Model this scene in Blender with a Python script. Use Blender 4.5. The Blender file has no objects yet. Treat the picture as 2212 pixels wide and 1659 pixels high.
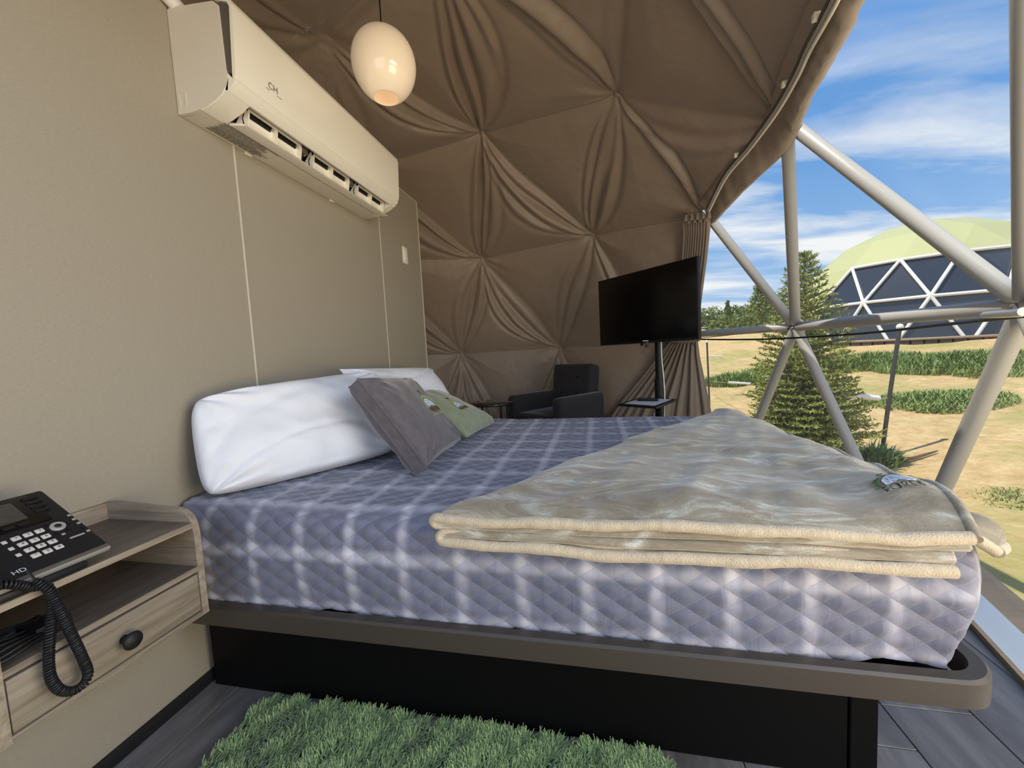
import bpy, bmesh, math, random
import numpy as np
from mathutils import Vector, Matrix
random.seed(7); rng = np.random.default_rng(7)
S = bpy.context.scene; COL = S.collection; PI = math.pi
# ------------------------------------------------------------------ camera
F_PX = 860.0; CX, CY = 1106.0, 829.5
EYE = np.array([1.30, 0.0, 1.04])
RX = np.array([0.97734683, -0.03486867, -0.2087519])      # world axes seen in camera axes (x right, y down, z forward)
RY = np.array([0.20520059, -0.08540843, 0.97498621])
RZ = np.array([-0.05182564, -0.9957357, -0.07631859])
RC = np.array([RX, RY, RZ])
cam = bpy.data.cameras.new('camera'); cam_o = bpy.data.objects.new('camera', cam); COL.objects.link(cam_o)
cam.sensor_width = 36; cam.lens = 36 * F_PX / 2212; cam.clip_start = 0.02; cam.clip_end = 500
M4 = Matrix.Identity(4)
for i in range(3):
    M4[i][0] = RC[i][0]; M4[i][1] = -RC[i][1]; M4[i][2] = -RC[i][2]; M4[i][3] = EYE[i]
cam_o.matrix_world = M4
S.camera = cam_o
S.view_settings.view_transform = 'Standard'; S.view_settings.look = 'None'
S.view_settings.exposure = 0.0; S.view_settings.gamma = 1.0; S.view_settings.use_curve_mapping = False
# ------------------------------------------------------------------ world, sun, lamps
def NN(nt, typ, **kw):
    n = nt.nodes.new(typ)
    for k, v in kw.items(): setattr(n, k, v)
    return n
def setv(n, **kw):
    for k, v in kw.items():
        n.inputs[k.replace('_', ' ')].default_value = v
def ramp(nt, stops, src=None):
    r = NN(nt, 'ShaderNodeValToRGB'); e = r.color_ramp.elements
    while len(e) < len(stops): e.new(0.5)
    for el, (p, c) in zip(e, stops):
        el.position = p; el.color = (*c, 1) if len(c) == 3 else c
    if src is not None: nt.links.new(src, r.inputs[0])
    return r
w = bpy.data.worlds.new('sky'); S.world = w; w.use_nodes = True; nt = w.node_tree; nt.nodes.clear()
tc = NN(nt, 'ShaderNodeTexCoord'); sep = NN(nt, 'ShaderNodeSeparateXYZ'); nt.links.new(tc.outputs['Generated'], sep.inputs[0])
grad = ramp(nt, [(0.0, (.50, .66, .86)), (.12, (.34, .56, .88)), (.35, (.14, .36, .76)), (.8, (.08, .25, .62))], sep.outputs['Z'])
mz = NN(nt, 'ShaderNodeMath', operation='ADD'); nt.links.new(sep.outputs['Z'], mz.inputs[0]); mz.inputs[1].default_value = 0.22
def div(a):
    d = NN(nt, 'ShaderNodeMath', operation='DIVIDE'); nt.links.new(a, d.inputs[0]); nt.links.new(mz.outputs[0], d.inputs[1]); return d.outputs[0]
cb = NN(nt, 'ShaderNodeCombineXYZ'); nt.links.new(div(sep.outputs['X']), cb.inputs[0]); nt.links.new(div(sep.outputs['Y']), cb.inputs[1])
mp = NN(nt, 'ShaderNodeMapping'); nt.links.new(cb.outputs[0], mp.inputs[0])
mp.inputs['Rotation'].default_value = (0, 0, .35); mp.inputs['Scale'].default_value = (.75, 2.3, 1); mp.inputs['Location'].default_value = (.55, .35, 0)
nz = NN(nt, 'ShaderNodeTexNoise'); nt.links.new(mp.outputs[0], nz.inputs['Vector']); setv(nz, Scale=1.25, Detail=8.0, Roughness=.56, Distortion=.35)
cl = ramp(nt, [(.41, (0, 0, 0)), (.50, (.4, .4, .4)), (.62, (1, 1, 1))], nz.outputs['Fac'])
mz2 = NN(nt, 'ShaderNodeMapRange'); nt.links.new(sep.outputs['Z'], mz2.inputs[0]); setv(mz2, From_Min=.25, From_Max=.52, To_Min=1.0, To_Max=.14)
mul = NN(nt, 'ShaderNodeMath', operation='MULTIPLY'); nt.links.new(cl.outputs[0], mul.inputs[0]); nt.links.new(mz2.outputs[0], mul.inputs[1])
mx = NN(nt, 'ShaderNodeMix', data_type='RGBA'); nt.links.new(mul.outputs[0], mx.inputs['Factor']); nt.links.new(grad.outputs[0], mx.inputs['A']); mx.inputs['B'].default_value = (1.0, 1.0, 1.0, 1)
bg = NN(nt, 'ShaderNodeBackground'); nt.links.new(mx.outputs['Result'], bg.inputs[0]); bg.inputs[1].default_value = 1.0
ow = NN(nt, 'ShaderNodeOutputWorld'); nt.links.new(bg.outputs[0], ow.inputs[0])
def light(name, typ, loc, energy, color=(1, 1, 1), to=None, **kw):
    l = bpy.data.lights.new(name, typ); l.energy = energy; l.color = color
    for k, v in kw.items(): setattr(l, k, v)
    o = bpy.data.objects.new(name, l); COL.objects.link(o); o.location = loc
    if to is not None: o.rotation_euler = (Vector(to) - Vector(loc)).to_track_quat('-Z', 'Y').to_euler()
    return o
light('sun', 'SUN', (-4, -1, 9), 4.6, (1.0, .93, .80), to=(0.0, 0.35, 0), angle=.009)
# added area fills behind and beside the camera, out of view, brightening the interior
light('rear_cool_fill', 'AREA', (0.95, -1.0, 1.35), 14, (.74, .86, 1.0), to=(1.0, 2.2, .95), shape='RECTANGLE', size=1.7, size_y=1.5)
light('low_warm_fill', 'AREA', (3.1, .2, .75), 42, (1.0, .84, .60), to=(.3, 2.0, 2.3), shape='RECTANGLE', size=1.5, size_y=1.0)
light('high_cool_fill', 'AREA', (2.9, .25, 1.95), 24, (.88, .94, 1.0), to=(.5, 1.7, .6), shape='RECTANGLE', size=1.3, size_y=.9)

# ------------------------------------------------------------------ geometry helpers
def ray(px, py):
    return RC @ np.array([px - CX, py - CY, F_PX])
def at(px, py, ax, val):
    d = ray(px, py); return EYE + d * (val - EYE[ax]) / d[ax]
def atd(px, py, dep):
    return EYE + ray(px, py) / F_PX * dep
DC = np.array([0.19623688, 2.39793227, 0.4412541]); DR = 2.85        # the dome's centre and radius
def onsph(px, py, R=DR):
    d = ray(px, py); d = d / np.linalg.norm(d); m = EYE - DC; b = m @ d
    return EYE + (-b + math.sqrt(b * b - (m @ m - R * R))) * d
def link(name, me, mat, parent=None):
    o = bpy.data.objects.new(name, me); COL.objects.link(o)
    if mat is not None:
        for m in (mat if isinstance(mat, (list, tuple)) else [mat]): me.materials.append(m)
    if parent is not None: o.parent = parent
    return o
def tag(o, label=None, cat=None, group=None, kind=None):
    if label: o['label'] = label
    if cat: o['category'] = cat
    if group: o['group'] = group
    if kind: o['kind'] = kind
    return o
def empty(name, loc=(0, 0, 0), rz=0.0, label=None, cat=None, group=None, kind=None):
    o = bpy.data.objects.new(name, None); COL.objects.link(o); o.location = loc; o.rotation_euler = (0, 0, rz); o.empty_display_size = .1
    return tag(o, label, cat, group, kind)
def raw(name, V, Fc, mat, parent=None, smooth=False, uv=None):
    me = bpy.data.meshes.new(name); me.from_pydata([tuple(v) for v in np.asarray(V, float)], [], [tuple(int(i) for i in f) for f in Fc])
    if smooth: me.polygons.foreach_set('use_smooth', [True] * len(me.polygons))
    if uv is not None:
        l = me.uv_layers.new(name='UVMap'); vi = np.zeros(len(me.loops), dtype=np.int32); me.loops.foreach_get('vertex_index', vi)
        l.data.foreach_set('uv', np.asarray(uv, float)[vi].ravel())
    me.update()
    return link(name, me, mat, parent)
def gfaces(nu, nv, cu=False, cv=False, off=0):
    I, J = np.meshgrid(np.arange(nu if cu else nu - 1), np.arange(nv if cv else nv - 1), indexing='ij')
    a = I * nv + J; b = ((I + 1) % nu) * nv + J; c = ((I + 1) % nu) * nv + (J + 1) % nv; d = I * nv + (J + 1) % nv
    return np.stack([a, b, c, d], -1).reshape(-1, 4) + off
def gridmesh(name, P, mat, parent=None, cu=False, cv=False, uv=None, flip=False, smooth=True):
    nu, nv = P.shape[:2]; f = gfaces(nu, nv, cu, cv)
    if flip: f = f[:, ::-1]
    return raw(name, P.reshape(-1, 3), f, mat, parent, smooth, None if uv is None else uv.reshape(-1, 2))
def bmo(name, bm, mat, parent=None, smooth=None):
    me = bpy.data.meshes.new(name); bmesh.ops.recalc_face_normals(bm, faces=bm.faces[:]); bm.to_mesh(me); bm.free()
    if smooth:
        me.polygons.foreach_set('use_smooth', [True] * len(me.polygons))
        try: me.set_sharp_from_angle(angle=math.radians(smooth if smooth is not True else 40))
        except Exception: pass
    return link(name, me, mat, parent)
def bx(bm, lo, hi, bev=0.0, seg=2, mat=None):
    lo = Vector(lo); hi = Vector(hi)
    g = bmesh.ops.create_cube(bm, size=1.0); vs = g['verts']
    sz = hi - lo; ce = (hi + lo) / 2
    for v in vs: v.co = Vector((v.co.x * sz.x, v.co.y * sz.y, v.co.z * sz.z)) + ce
    if bev > 0:
        es = list({e for v in vs for e in v.link_edges})
        r = bmesh.ops.bevel(bm, geom=es, offset=min(bev, .49 * min(abs(sz.x), abs(sz.y), abs(sz.z))), segments=seg, profile=.5, affect='EDGES', clamp_overlap=True)
        vs = list({v for v in r['verts']} | {v for v in vs if v.is_valid})
        vs = [v for v in vs if v.is_valid]
    if mat is not None: bmesh.ops.transform(bm, matrix=mat, verts=vs)
    return vs
def boxo(name, lo, hi, mat, parent=None, bev=0.0, seg=2, M=None):
    bm = bmesh.new(); bx(bm, lo, hi, bev, seg, M); return bmo(name, bm, mat, parent, 35 if bev > 0 else None)
def frames(pts):
    pts = np.asarray(pts, float); n = len(pts); T = np.gradient(pts, axis=0); T /= np.linalg.norm(T, axis=1)[:, None] + 1e-12
    up = np.array([0, 0, 1.0]) if abs(T[0][2]) < .9 else np.array([1.0, 0, 0])
    A = np.zeros_like(pts); B = np.zeros_like(pts); a = np.cross(T[0], up); a /= np.linalg.norm(a)
    for i in range(n):
        a = a - T[i] * (a @ T[i]); a /= np.linalg.norm(a) + 1e-12; A[i] = a; B[i] = np.cross(T[i], a)
    return T, A, B
def tubeV(pts, r, n=10):
    pts = np.asarray(pts, float); T, A, B = frames(pts); r = np.broadcast_to(np.asarray(r, float), (len(pts),))
    th = np.linspace(0, 2 * PI, n, endpoint=False)
    P = pts[:, None] + r[:, None, None] * (A[:, None] * np.cos(th)[None, :, None] + B[:, None] * np.sin(th)[None, :, None])
    V = P.reshape(-1, 3); Fc = [tuple(f) for f in gfaces(len(pts), n, False, True)]
    Fc.append(tuple(range(n))); Fc.append(tuple(range((len(pts) - 1) * n, len(pts) * n))[::-1])
    return V, Fc
def merge(parts):
    V = []; Fc = []; o = 0
    for v, f in parts:
        V.append(np.asarray(v, float)); Fc += [tuple(i + o for i in q) for q in f]; o += len(v)
    return np.concatenate(V), Fc
def tube(name, pts, r, mat, parent=None, n=10):
    V, Fc = tubeV(pts, r, n); o = raw(name, V, Fc, mat, parent, True)
    try: o.data.set_sharp_from_angle(angle=math.radians(50))
    except Exception: pass
    return o
def lathe(name, prof, mat, parent=None, loc=(0, 0, 0), n=48):
    th = np.linspace(0, 2 * PI, n, endpoint=False); pr = np.asarray(prof, float)
    P = np.stack([pr[:, None, 0] * np.cos(th), pr[:, None, 0] * np.sin(th), np.broadcast_to(pr[:, None, 1], (len(pr), n))], -1) + np.array(loc)
    return gridmesh(name, P, mat, parent, cv=True)
def spline(pts, n):
    pts = np.asarray(pts, float); m = len(pts); t = np.linspace(0, m - 1, n); out = []
    for x in t:
        i = min(int(x), m - 2); f = x - i; p0 = pts[max(i - 1, 0)]; p1 = pts[i]; p2 = pts[i + 1]; p3 = pts[min(i + 2, m - 1)]
        out.append(.5 * ((2 * p1) + (-p0 + p2) * f + (2 * p0 - 5 * p1 + 4 * p2 - p3) * f * f + (-p0 + 3 * p1 - 3 * p2 + p3) * f ** 3))
    return np.array(out)
def sstep(x, a, b):
    t = np.clip((x - a) / (b - a), 0, 1); return t * t * (3 - 2 * t)
def vnoise(P, sc=1.0, seed=0, octv=3):
    P = np.asarray(P, float) * sc; out = 0; amp = 1; r = np.random.default_rng(seed)
    for o in range(octv):
        for k in range(4):
            d = r.normal(size=3); d /= np.linalg.norm(d); d *= r.uniform(.7, 1.5) * (2 ** o); ph = r.uniform(0, 6.28)
            d2 = r.normal(size=3) * .6 * (2 ** o)
            out = out + amp * .35 * np.sin(P @ d * 2 + ph + 1.3 * np.sin(P @ d2 + ph * 2))
        amp *= .5
    return out
_tm = {}
def textmesh(s, bold=False):
    if s in _tm: return _tm[s]
    cu = bpy.data.curves.new('t', 'FONT'); cu.body = s; cu.align_x = 'CENTER'; cu.resolution_u = 3
    o = bpy.data.objects.new('t', cu); COL.objects.link(o); bpy.context.view_layer.update()
    me = bpy.data.meshes.new_from_object(o.evaluated_get(bpy.context.evaluated_depsgraph_get()))
    V = np.array([v.co[:] for v in me.vertices]); Fc = [tuple(p.vertices) for p in me.polygons]
    bpy.data.objects.remove(o); bpy.data.curves.remove(cu); bpy.data.meshes.remove(me)
    _tm[s] = (V, Fc); return _tm[s]

# ------------------------------------------------------------------ materials
def lin(r, g, b):
    f = lambda c: (c / 255 / 12.92) if c <= 10 else ((c / 255 + .055) / 1.055) ** 2.4
    return (f(r), f(g), f(b))
def pmat(name, col, rough=.5, metal=0.0, bump=None, var=None, sheen=0.0, spec=.5, coat=0.0, emis=None, coords='Object', trans=0.0):
    m = bpy.data.materials.new(name); m.use_nodes = True; nt = m.node_tree; b = nt.nodes['Principled BSDF']
    setv(b, Base_Color=(*col, 1), Roughness=rough, Metallic=metal)
    b.inputs['Specular IOR Level'].default_value = spec
    if coat: b.inputs['Coat Weight'].default_value = coat; b.inputs['Coat Roughness'].default_value = .1
    if sheen: b.inputs['Sheen Weight'].default_value = sheen; b.inputs['Sheen Roughness'].default_value = .4
    if trans: b.inputs['Transmission Weight'].default_value = trans
    if emis: b.inputs['Emission Color'].default_value = (*emis[0], 1); b.inputs['Emission Strength'].default_value = emis[1]
    tc = NN(nt, 'ShaderNodeTexCoord')
    if var:                                   # (scale vector, amount, second colour)
        mp = NN(nt, 'ShaderNodeMapping'); nt.links.new(tc.outputs[coords], mp.inputs[0]); mp.inputs['Scale'].default_value = var[0]
        n = NN(nt, 'ShaderNodeTexNoise'); nt.links.new(mp.outputs[0], n.inputs['Vector']); setv(n, Scale=1.0, Detail=5.0, Roughness=.6)
        r = ramp(nt, [(.5 - var[1], col), (.5 + var[1], var[2])], n.outputs['Fac']); nt.links.new(r.outputs[0], b.inputs['Base Color'])
    if bump:                                  # list of (scale vector, strength, distance)
        prev = None
        for sc, st, di in bump:
            mp = NN(nt, 'ShaderNodeMapping'); nt.links.new(tc.outputs[coords], mp.inputs[0]); mp.inputs['Scale'].default_value = sc
            n = NN(nt, 'ShaderNodeTexNoise'); nt.links.new(mp.outputs[0], n.inputs['Vector']); setv(n, Scale=1.0, Detail=3.0)
            bp = NN(nt, 'ShaderNodeBump'); setv(bp, Strength=st, Distance=di); nt.links.new(n.outputs['Fac'], bp.inputs['Height'])
            if prev: nt.links.new(prev.outputs[0], bp.inputs['Normal'])
            prev = bp
        nt.links.new(prev.outputs[0], b.inputs['Normal'])
    return m
M = {}
M['wall'] = pmat('wall_vinyl', (.365, .32, .25), .62, var=((900, 90, 900), .18, (.30, .262, .20)), bump=[((1500, 60, 1500), .12, .001), ((60, 1400, 1400), .12, .001)])
M['strip'] = pmat('joint_strip', (.58, .52, .42), .4)
M['black'] = pmat('black_plastic', (.010, .010, .011), .5, spec=.35)
M['blackm'] = pmat('black_laminate', (.0035, .0035, .0035), .55, spec=.12, bump=[((300, 300, 300), .05, .001)])
M['slab'] = pmat('dark_frame_laminate', (.055, .045, .036), .42, spec=.5, bump=[((700, 700, 700), .06, .001)])
M['screen'] = pmat('tv_screen', (.003, .003, .004), .22, spec=.35)
M['liner'] = pmat('liner_fabric', (.40, .312, .250), .42, sheen=.25, bump=[((9, 9, 9), .45, .02), ((900, 900, 900), .1, .001)], var=((.9, .9, .9), .3, (.36, .28, .222)))
M['seam'] = pmat('liner_seam', (.28, .215, .17), .7)
M['curtain'] = pmat('curtain_fabric', (.34, .27, .215), .65, sheen=.3, bump=[((600, 600, 600), .15, .001)])
M['tubemet'] = pmat('grey_painted_steel', (.45, .435, .405), .42, bump=[((220, 220, 220), .12, .001)])
M['steel'] = pmat('bright_steel', (.7, .7, .7), .25, metal=1.0)
M['whitep'] = pmat('white_plastic', (.86, .80, .68), .30, coat=.3)
M['acside'] = pmat('satin_plastic_shaded', (.66, .60, .50), .5)  # same white plastic as the front, side shade painted in as darker colour
M['acdark'] = pmat('grey_plastic', (.10, .085, .07), .5)
M['acwhite'] = pmat('cream_vane_plastic', (.84, .78, .66), .4)
M['pillow'] = pmat('white_cotton', (.76, .77, .82), .75, sheen=.15, bump=[((14, 14, 14), .35, .012), ((900, 900, 900), .06, .001)])
M['greyvel'] = pmat('grey_velour', (.125, .108, .118), .8, sheen=.6, var=((40, 40, 40), .2, (.085, .075, .083)), bump=[((500, 500, 500), .3, .001)])
M['greenvel'] = pmat('green_velour', (.27, .305, .20), .8, sheen=.5, var=((40, 40, 40), .2, (.22, .26, .16)), bump=[((22, 22, 22), .3, .008)])
M['chair'] = pmat('charcoal_fabric', (.028, .026, .030), .9, sheen=.3, bump=[((700, 700, 700), .3, .001)])
M['paper'] = pmat('paper', (.7, .72, .75), .6)
M['whitecable'] = pmat('white_cable', (.75, .72, .68), .5)
M['sill'] = pmat('white_aluminium', (.62, .68, .74), .3)
M['deck'] = pmat('deck_edge', (.40, .30, .20), .8, var=((3, 30, 3), .2, (.32, .25, .17)))
M['glass_t'] = pmat('smoked_glass', (.02, .022, .024), .06, spec=.8)
def wood(name, a, b, c, sc, rough=.5, gloss=.5):
    m = bpy.data.materials.new(name); m.use_nodes = True; nt = m.node_tree; bs = nt.nodes['Principled BSDF']; setv(bs, Roughness=rough); bs.inputs['Specular IOR Level'].default_value = gloss
    tc = NN(nt, 'ShaderNodeTexCoord'); mp = NN(nt, 'ShaderNodeMapping'); nt.links.new(tc.outputs['Object'], mp.inputs[0]); mp.inputs['Scale'].default_value = sc
    oi = NN(nt, 'ShaderNodeObjectInfo'); ad = NN(nt, 'ShaderNodeVectorMath', operation='SCALE'); cbx = NN(nt, 'ShaderNodeCombineXYZ')
    for k in range(3): nt.links.new(oi.outputs['Random'], cbx.inputs[k])
    nt.links.new(cbx.outputs[0], ad.inputs[0]); ad.inputs['Scale'].default_value = 37.0
    av = NN(nt, 'ShaderNodeVectorMath', operation='ADD'); nt.links.new(mp.outputs[0], av.inputs[0]); nt.links.new(ad.outputs[0], av.inputs[1])
    n = NN(nt, 'ShaderNodeTexNoise'); nt.links.new(av.outputs[0], n.inputs['Vector']); setv(n, Scale=1.0, Detail=8.0, Roughness=.62, Distortion=.6)
    r = ramp(nt, [(.30, a), (.5, b), (.70, c)], n.outputs['Fac'])
    hv = NN(nt, 'ShaderNodeHueSaturation'); nt.links.new(r.outputs[0], hv.inputs['Color'])
    mr = NN(nt, 'ShaderNodeMapRange'); nt.links.new(oi.outputs['Random'], mr.inputs[0]); setv(mr, To_Min=.82, To_Max=1.15); nt.links.new(mr.outputs[0], hv.inputs['Value'])
    nt.links.new(hv.outputs[0], bs.inputs['Base Color'])
    bp = NN(nt, 'ShaderNodeBump'); setv(bp, Strength=.15, Distance=.002); nt.links.new(n.outputs['Fac'], bp.inputs['Height']); nt.links.new(bp.outputs[0], bs.inputs['Normal'])
    return m
M['oak'] = wood('ash_grain_laminate', (.165, .13, .095), (.265, .215, .16), (.35, .29, .22), (60, 5, 60), .55)
M['oakd'] = wood('shelf_grain_laminate', (.075, .058, .045), (.125, .098, .076), (.17, .138, .108), (45, 4, 45), .5)
M['oakx'] = wood('ash_grain_side', (.165, .13, .095), (.265, .215, .16), (.35, .29, .22), (5, 60, 60), .55)
M['plank'] = wood('grey_oak_plank', (.09, .08, .078), (.15, .138, .138), (.235, .22, .222), (14, 2.2, 14), .30, .6)

# quilted bedspread: soft pale plaid bands and stitched diamonds, both in the cloth's own coordinates
m = bpy.data.materials.new('quilted_plaid'); m.use_nodes = True; nt = m.node_tree; bs = nt.nodes['Principled BSDF']; setv(bs, Roughness=.52); bs.inputs['Sheen Weight'].default_value = .3
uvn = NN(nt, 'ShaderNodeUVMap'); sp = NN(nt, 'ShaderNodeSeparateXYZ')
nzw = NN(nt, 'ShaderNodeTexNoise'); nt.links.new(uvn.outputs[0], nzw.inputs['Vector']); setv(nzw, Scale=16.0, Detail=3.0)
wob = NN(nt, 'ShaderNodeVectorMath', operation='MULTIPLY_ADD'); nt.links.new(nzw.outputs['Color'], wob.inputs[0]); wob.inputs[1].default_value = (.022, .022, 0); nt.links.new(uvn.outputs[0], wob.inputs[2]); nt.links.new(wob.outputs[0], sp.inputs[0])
def M2(op, a, b=None, nt=nt):
    n = NN(nt, 'ShaderNodeMath', operation=op)
    for i, x in enumerate((a, b)):
        if x is None: continue
        if isinstance(x, (int, float)): n.inputs[i].default_value = x
        else: nt.links.new(x, n.inputs[i])
    return n.outputs[0]
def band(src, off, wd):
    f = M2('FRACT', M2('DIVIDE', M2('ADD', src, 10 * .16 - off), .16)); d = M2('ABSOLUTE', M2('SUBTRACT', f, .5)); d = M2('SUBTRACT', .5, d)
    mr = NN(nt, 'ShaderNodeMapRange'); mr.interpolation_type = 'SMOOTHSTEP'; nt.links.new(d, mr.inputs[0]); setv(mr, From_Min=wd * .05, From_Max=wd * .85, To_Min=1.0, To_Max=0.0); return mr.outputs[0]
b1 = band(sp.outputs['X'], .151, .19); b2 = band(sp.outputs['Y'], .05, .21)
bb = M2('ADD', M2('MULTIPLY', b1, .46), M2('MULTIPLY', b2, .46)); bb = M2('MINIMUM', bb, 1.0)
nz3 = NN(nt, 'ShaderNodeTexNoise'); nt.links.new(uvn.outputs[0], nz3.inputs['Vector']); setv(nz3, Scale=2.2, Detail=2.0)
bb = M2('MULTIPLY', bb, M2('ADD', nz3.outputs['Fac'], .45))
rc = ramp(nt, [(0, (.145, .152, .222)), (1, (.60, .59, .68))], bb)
sp2 = NN(nt, 'ShaderNodeSeparateXYZ'); nt.links.new(uvn.outputs[0], sp2.inputs[0])
def stitch(sign):
    a = M2('ADD', M2('DIVIDE', sp2.outputs['X'], .08), M2('MULTIPLY', sp2.outputs['Y'], sign / .0543)); a = M2('FRACT', M2('ADD', a, 100.0))
    d = M2('SUBTRACT', .5, M2('ABSOLUTE', M2('SUBTRACT', a, .5)))
    return M2('LESS_THAN', d, .016)
st = M2('MAXIMUM', stitch(1), stitch(-1))
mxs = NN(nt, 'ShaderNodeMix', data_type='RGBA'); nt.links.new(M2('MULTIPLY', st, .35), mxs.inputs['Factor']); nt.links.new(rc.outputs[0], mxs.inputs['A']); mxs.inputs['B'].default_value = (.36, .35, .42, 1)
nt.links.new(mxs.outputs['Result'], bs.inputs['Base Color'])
mpb = NN(nt, 'ShaderNodeMapping'); nt.links.new(uvn.outputs[0], mpb.inputs[0]); mpb.inputs['Scale'].default_value = (42, 15, 1)
nb = NN(nt, 'ShaderNodeTexNoise'); nt.links.new(mpb.outputs[0], nb.inputs['Vector']); setv(nb, Scale=1.0, Detail=1.5, Distortion=.8)
bp = NN(nt, 'ShaderNodeBump'); setv(bp, Strength=.32, Distance=.006); nt.links.new(nb.outputs['Fac'], bp.inputs['Height'])
def tri(sign):
    a = M2('FRACT', M2('ADD', M2('ADD', M2('DIVIDE', sp2.outputs['X'], .08), M2('MULTIPLY', sp2.outputs['Y'], sign / .0543)), 100.0)); return M2('SUBTRACT', 1.0, M2('MULTIPLY', M2('ABSOLUTE', M2('SUBTRACT', a, .5)), 2.0))
hq = M2('POWER', M2('MULTIPLY', tri(1), tri(-1)), .38)
bq = NN(nt, 'ShaderNodeBump'); setv(bq, Strength=.5, Distance=.006); nt.links.new(hq, bq.inputs['Height']); nt.links.new(bp.outputs[0], bq.inputs['Normal']); nt.links.new(bq.outputs[0], bs.inputs['Normal'])
M['quilt'] = m
# crushed fleece
m = bpy.data.materials.new('crushed_fleece'); m.use_nodes = True; nt = m.node_tree; bs = nt.nodes['Principled BSDF']; setv(bs, Roughness=.75); bs.inputs['Sheen Weight'].default_value = .55; bs.inputs['Sheen Roughness'].default_value = .35
tc = NN(nt, 'ShaderNodeTexCoord'); mp = NN(nt, 'ShaderNodeMapping'); nt.links.new(tc.outputs['Object'], mp.inputs[0]); mp.inputs['Scale'].default_value = (5, 13, 13); mp.inputs['Rotation'].default_value = (0, 0, .5)
n = NN(nt, 'ShaderNodeTexNoise'); nt.links.new(mp.outputs[0], n.inputs['Vector']); setv(n, Scale=1.0, Detail=9.0, Roughness=.72, Distortion=.9)
r = ramp(nt, [(.40, (.255, .205, .135)), (.52, (.345, .295, .21)), (.585, (.47, .435, .355)), (.66, (.66, .64, .58))], n.outputs['Fac']); nt.links.new(r.outputs[0], bs.inputs['Base Color'])
n2 = NN(nt, 'ShaderNodeTexNoise'); nt.links.new(tc.outputs['Object'], n2.inputs['Vector']); setv(n2, Scale=420.0, Detail=2.0)
bp1 = NN(nt, 'ShaderNodeBump'); setv(bp1, Strength=.4, Distance=.01); nt.links.new(n.outputs['Fac'], bp1.inputs['Height'])
bp = NN(nt, 'ShaderNodeBump'); setv(bp, Strength=.45, Distance=.002); nt.links.new(n2.outputs['Fac'], bp.inputs['Height']); nt.links.new(bp1.outputs[0], bp.inputs['Normal']); nt.links.new(bp.outputs[0], bs.inputs['Normal'])
M['fleece'] = m
M['hem'] = pmat('fleece_hem', (.60, .50, .36), .85, sheen=.5, bump=[((260, 260, 260), .7, .003)], var=((60, 60, 60), .2, (.50, .41, .28)))
# clear vinyl
m = bpy.data.materials.new('clear_vinyl'); m.use_nodes = True; nt = m.node_tree; nt.nodes.clear()
tr = NN(nt, 'ShaderNodeBsdfTransparent'); tr.inputs[0].default_value = (.95, .97, .97, 1); gl = NN(nt, 'ShaderNodeBsdfGlossy'); gl.inputs[1].default_value = .12
fr = NN(nt, 'ShaderNodeFresnel'); fr.inputs[0].default_value = 1.25
tc = NN(nt, 'ShaderNodeTexCoord'); n = NN(nt, 'ShaderNodeTexNoise'); nt.links.new(tc.outputs['Object'], n.inputs['Vector']); setv(n, Scale=7.0, Detail=4.0)
bp = NN(nt, 'ShaderNodeBump'); setv(bp, Strength=.25, Distance=.03); nt.links.new(n.outputs['Fac'], bp.inputs['Height']); nt.links.new(bp.outputs[0], gl.inputs['Normal'])
df = NN(nt, 'ShaderNodeBsdfTranslucent'); df.inputs[0].default_value = (.9, .93, .95, 1)
m1 = NN(nt, 'ShaderNodeMixShader'); m1.inputs[0].default_value = .035; nt.links.new(tr.outputs[0], m1.inputs[1]); nt.links.new(df.outputs[0], m1.inputs[2])
m2 = NN(nt, 'ShaderNodeMixShader'); m2.inputs[0].default_value = .03; nt.links.new(m1.outputs[0], m2.inputs[1]); nt.links.new(gl.outputs[0], m2.inputs[2])
o_ = NN(nt, 'ShaderNodeOutputMaterial'); nt.links.new(m2.outputs[0], o_.inputs[0]); M['vinyl'] = m
# opal lamp glass, lit softly from within
M['opal'] = pmat('opal_glass', (.86, .72, .54), .12, coat=.4, emis=((1.0, .76, .50), .22))
# ground
m = bpy.data.materials.new('dry_field'); m.use_nodes = True; nt = m.node_tree; bs = nt.nodes['Principled BSDF']; setv(bs, Roughness=.95); bs.inputs['Specular IOR Level'].default_value = .1
tc = NN(nt, 'ShaderNodeTexCoord')
n = NN(nt, 'ShaderNodeTexNoise'); nt.links.new(tc.outputs['Object'], n.inputs['Vector']); setv(n, Scale=.55, Detail=9.0, Roughness=.62)
n3 = NN(nt, 'ShaderNodeTexNoise'); nt.links.new(tc.outputs['Object'], n3.inputs['Vector']); setv(n3, Scale=7.0, Detail=8.0, Roughness=.75)
r1 = ramp(nt, [(.32, (.50, .33, .15)), (.5, (.66, .46, .22)), (.68, (.80, .62, .34))], n3.outputs['Fac'])
r2 = ramp(nt, [(.50, (0, 0, 0)), (.62, (.5, .5, .5)), (.75, (.85, .85, .85))], n.outputs['Fac'])
mx = NN(nt, 'ShaderNodeMix', data_type='RGBA'); nt.links.new(r2.outputs[0], mx.inputs['Factor']); nt.links.new(r1.outputs[0], mx.inputs['A']); mx.inputs['B'].default_value = (.30, .34, .09, 1)
nt.links.new(mx.outputs['Result'], bs.inputs['Base Color'])
bp = NN(nt, 'ShaderNodeBump'); setv(bp, Strength=.6, Distance=.06); nt.links.new(n3.outputs['Fac'], bp.inputs['Height']); nt.links.new(bp.outputs[0], bs.inputs['Normal']); M['ground'] = m
def leaf(name, a, b):
    return pmat(name, a, .7, var=((9, 9, 9), .2, b), spec=.2)
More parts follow.
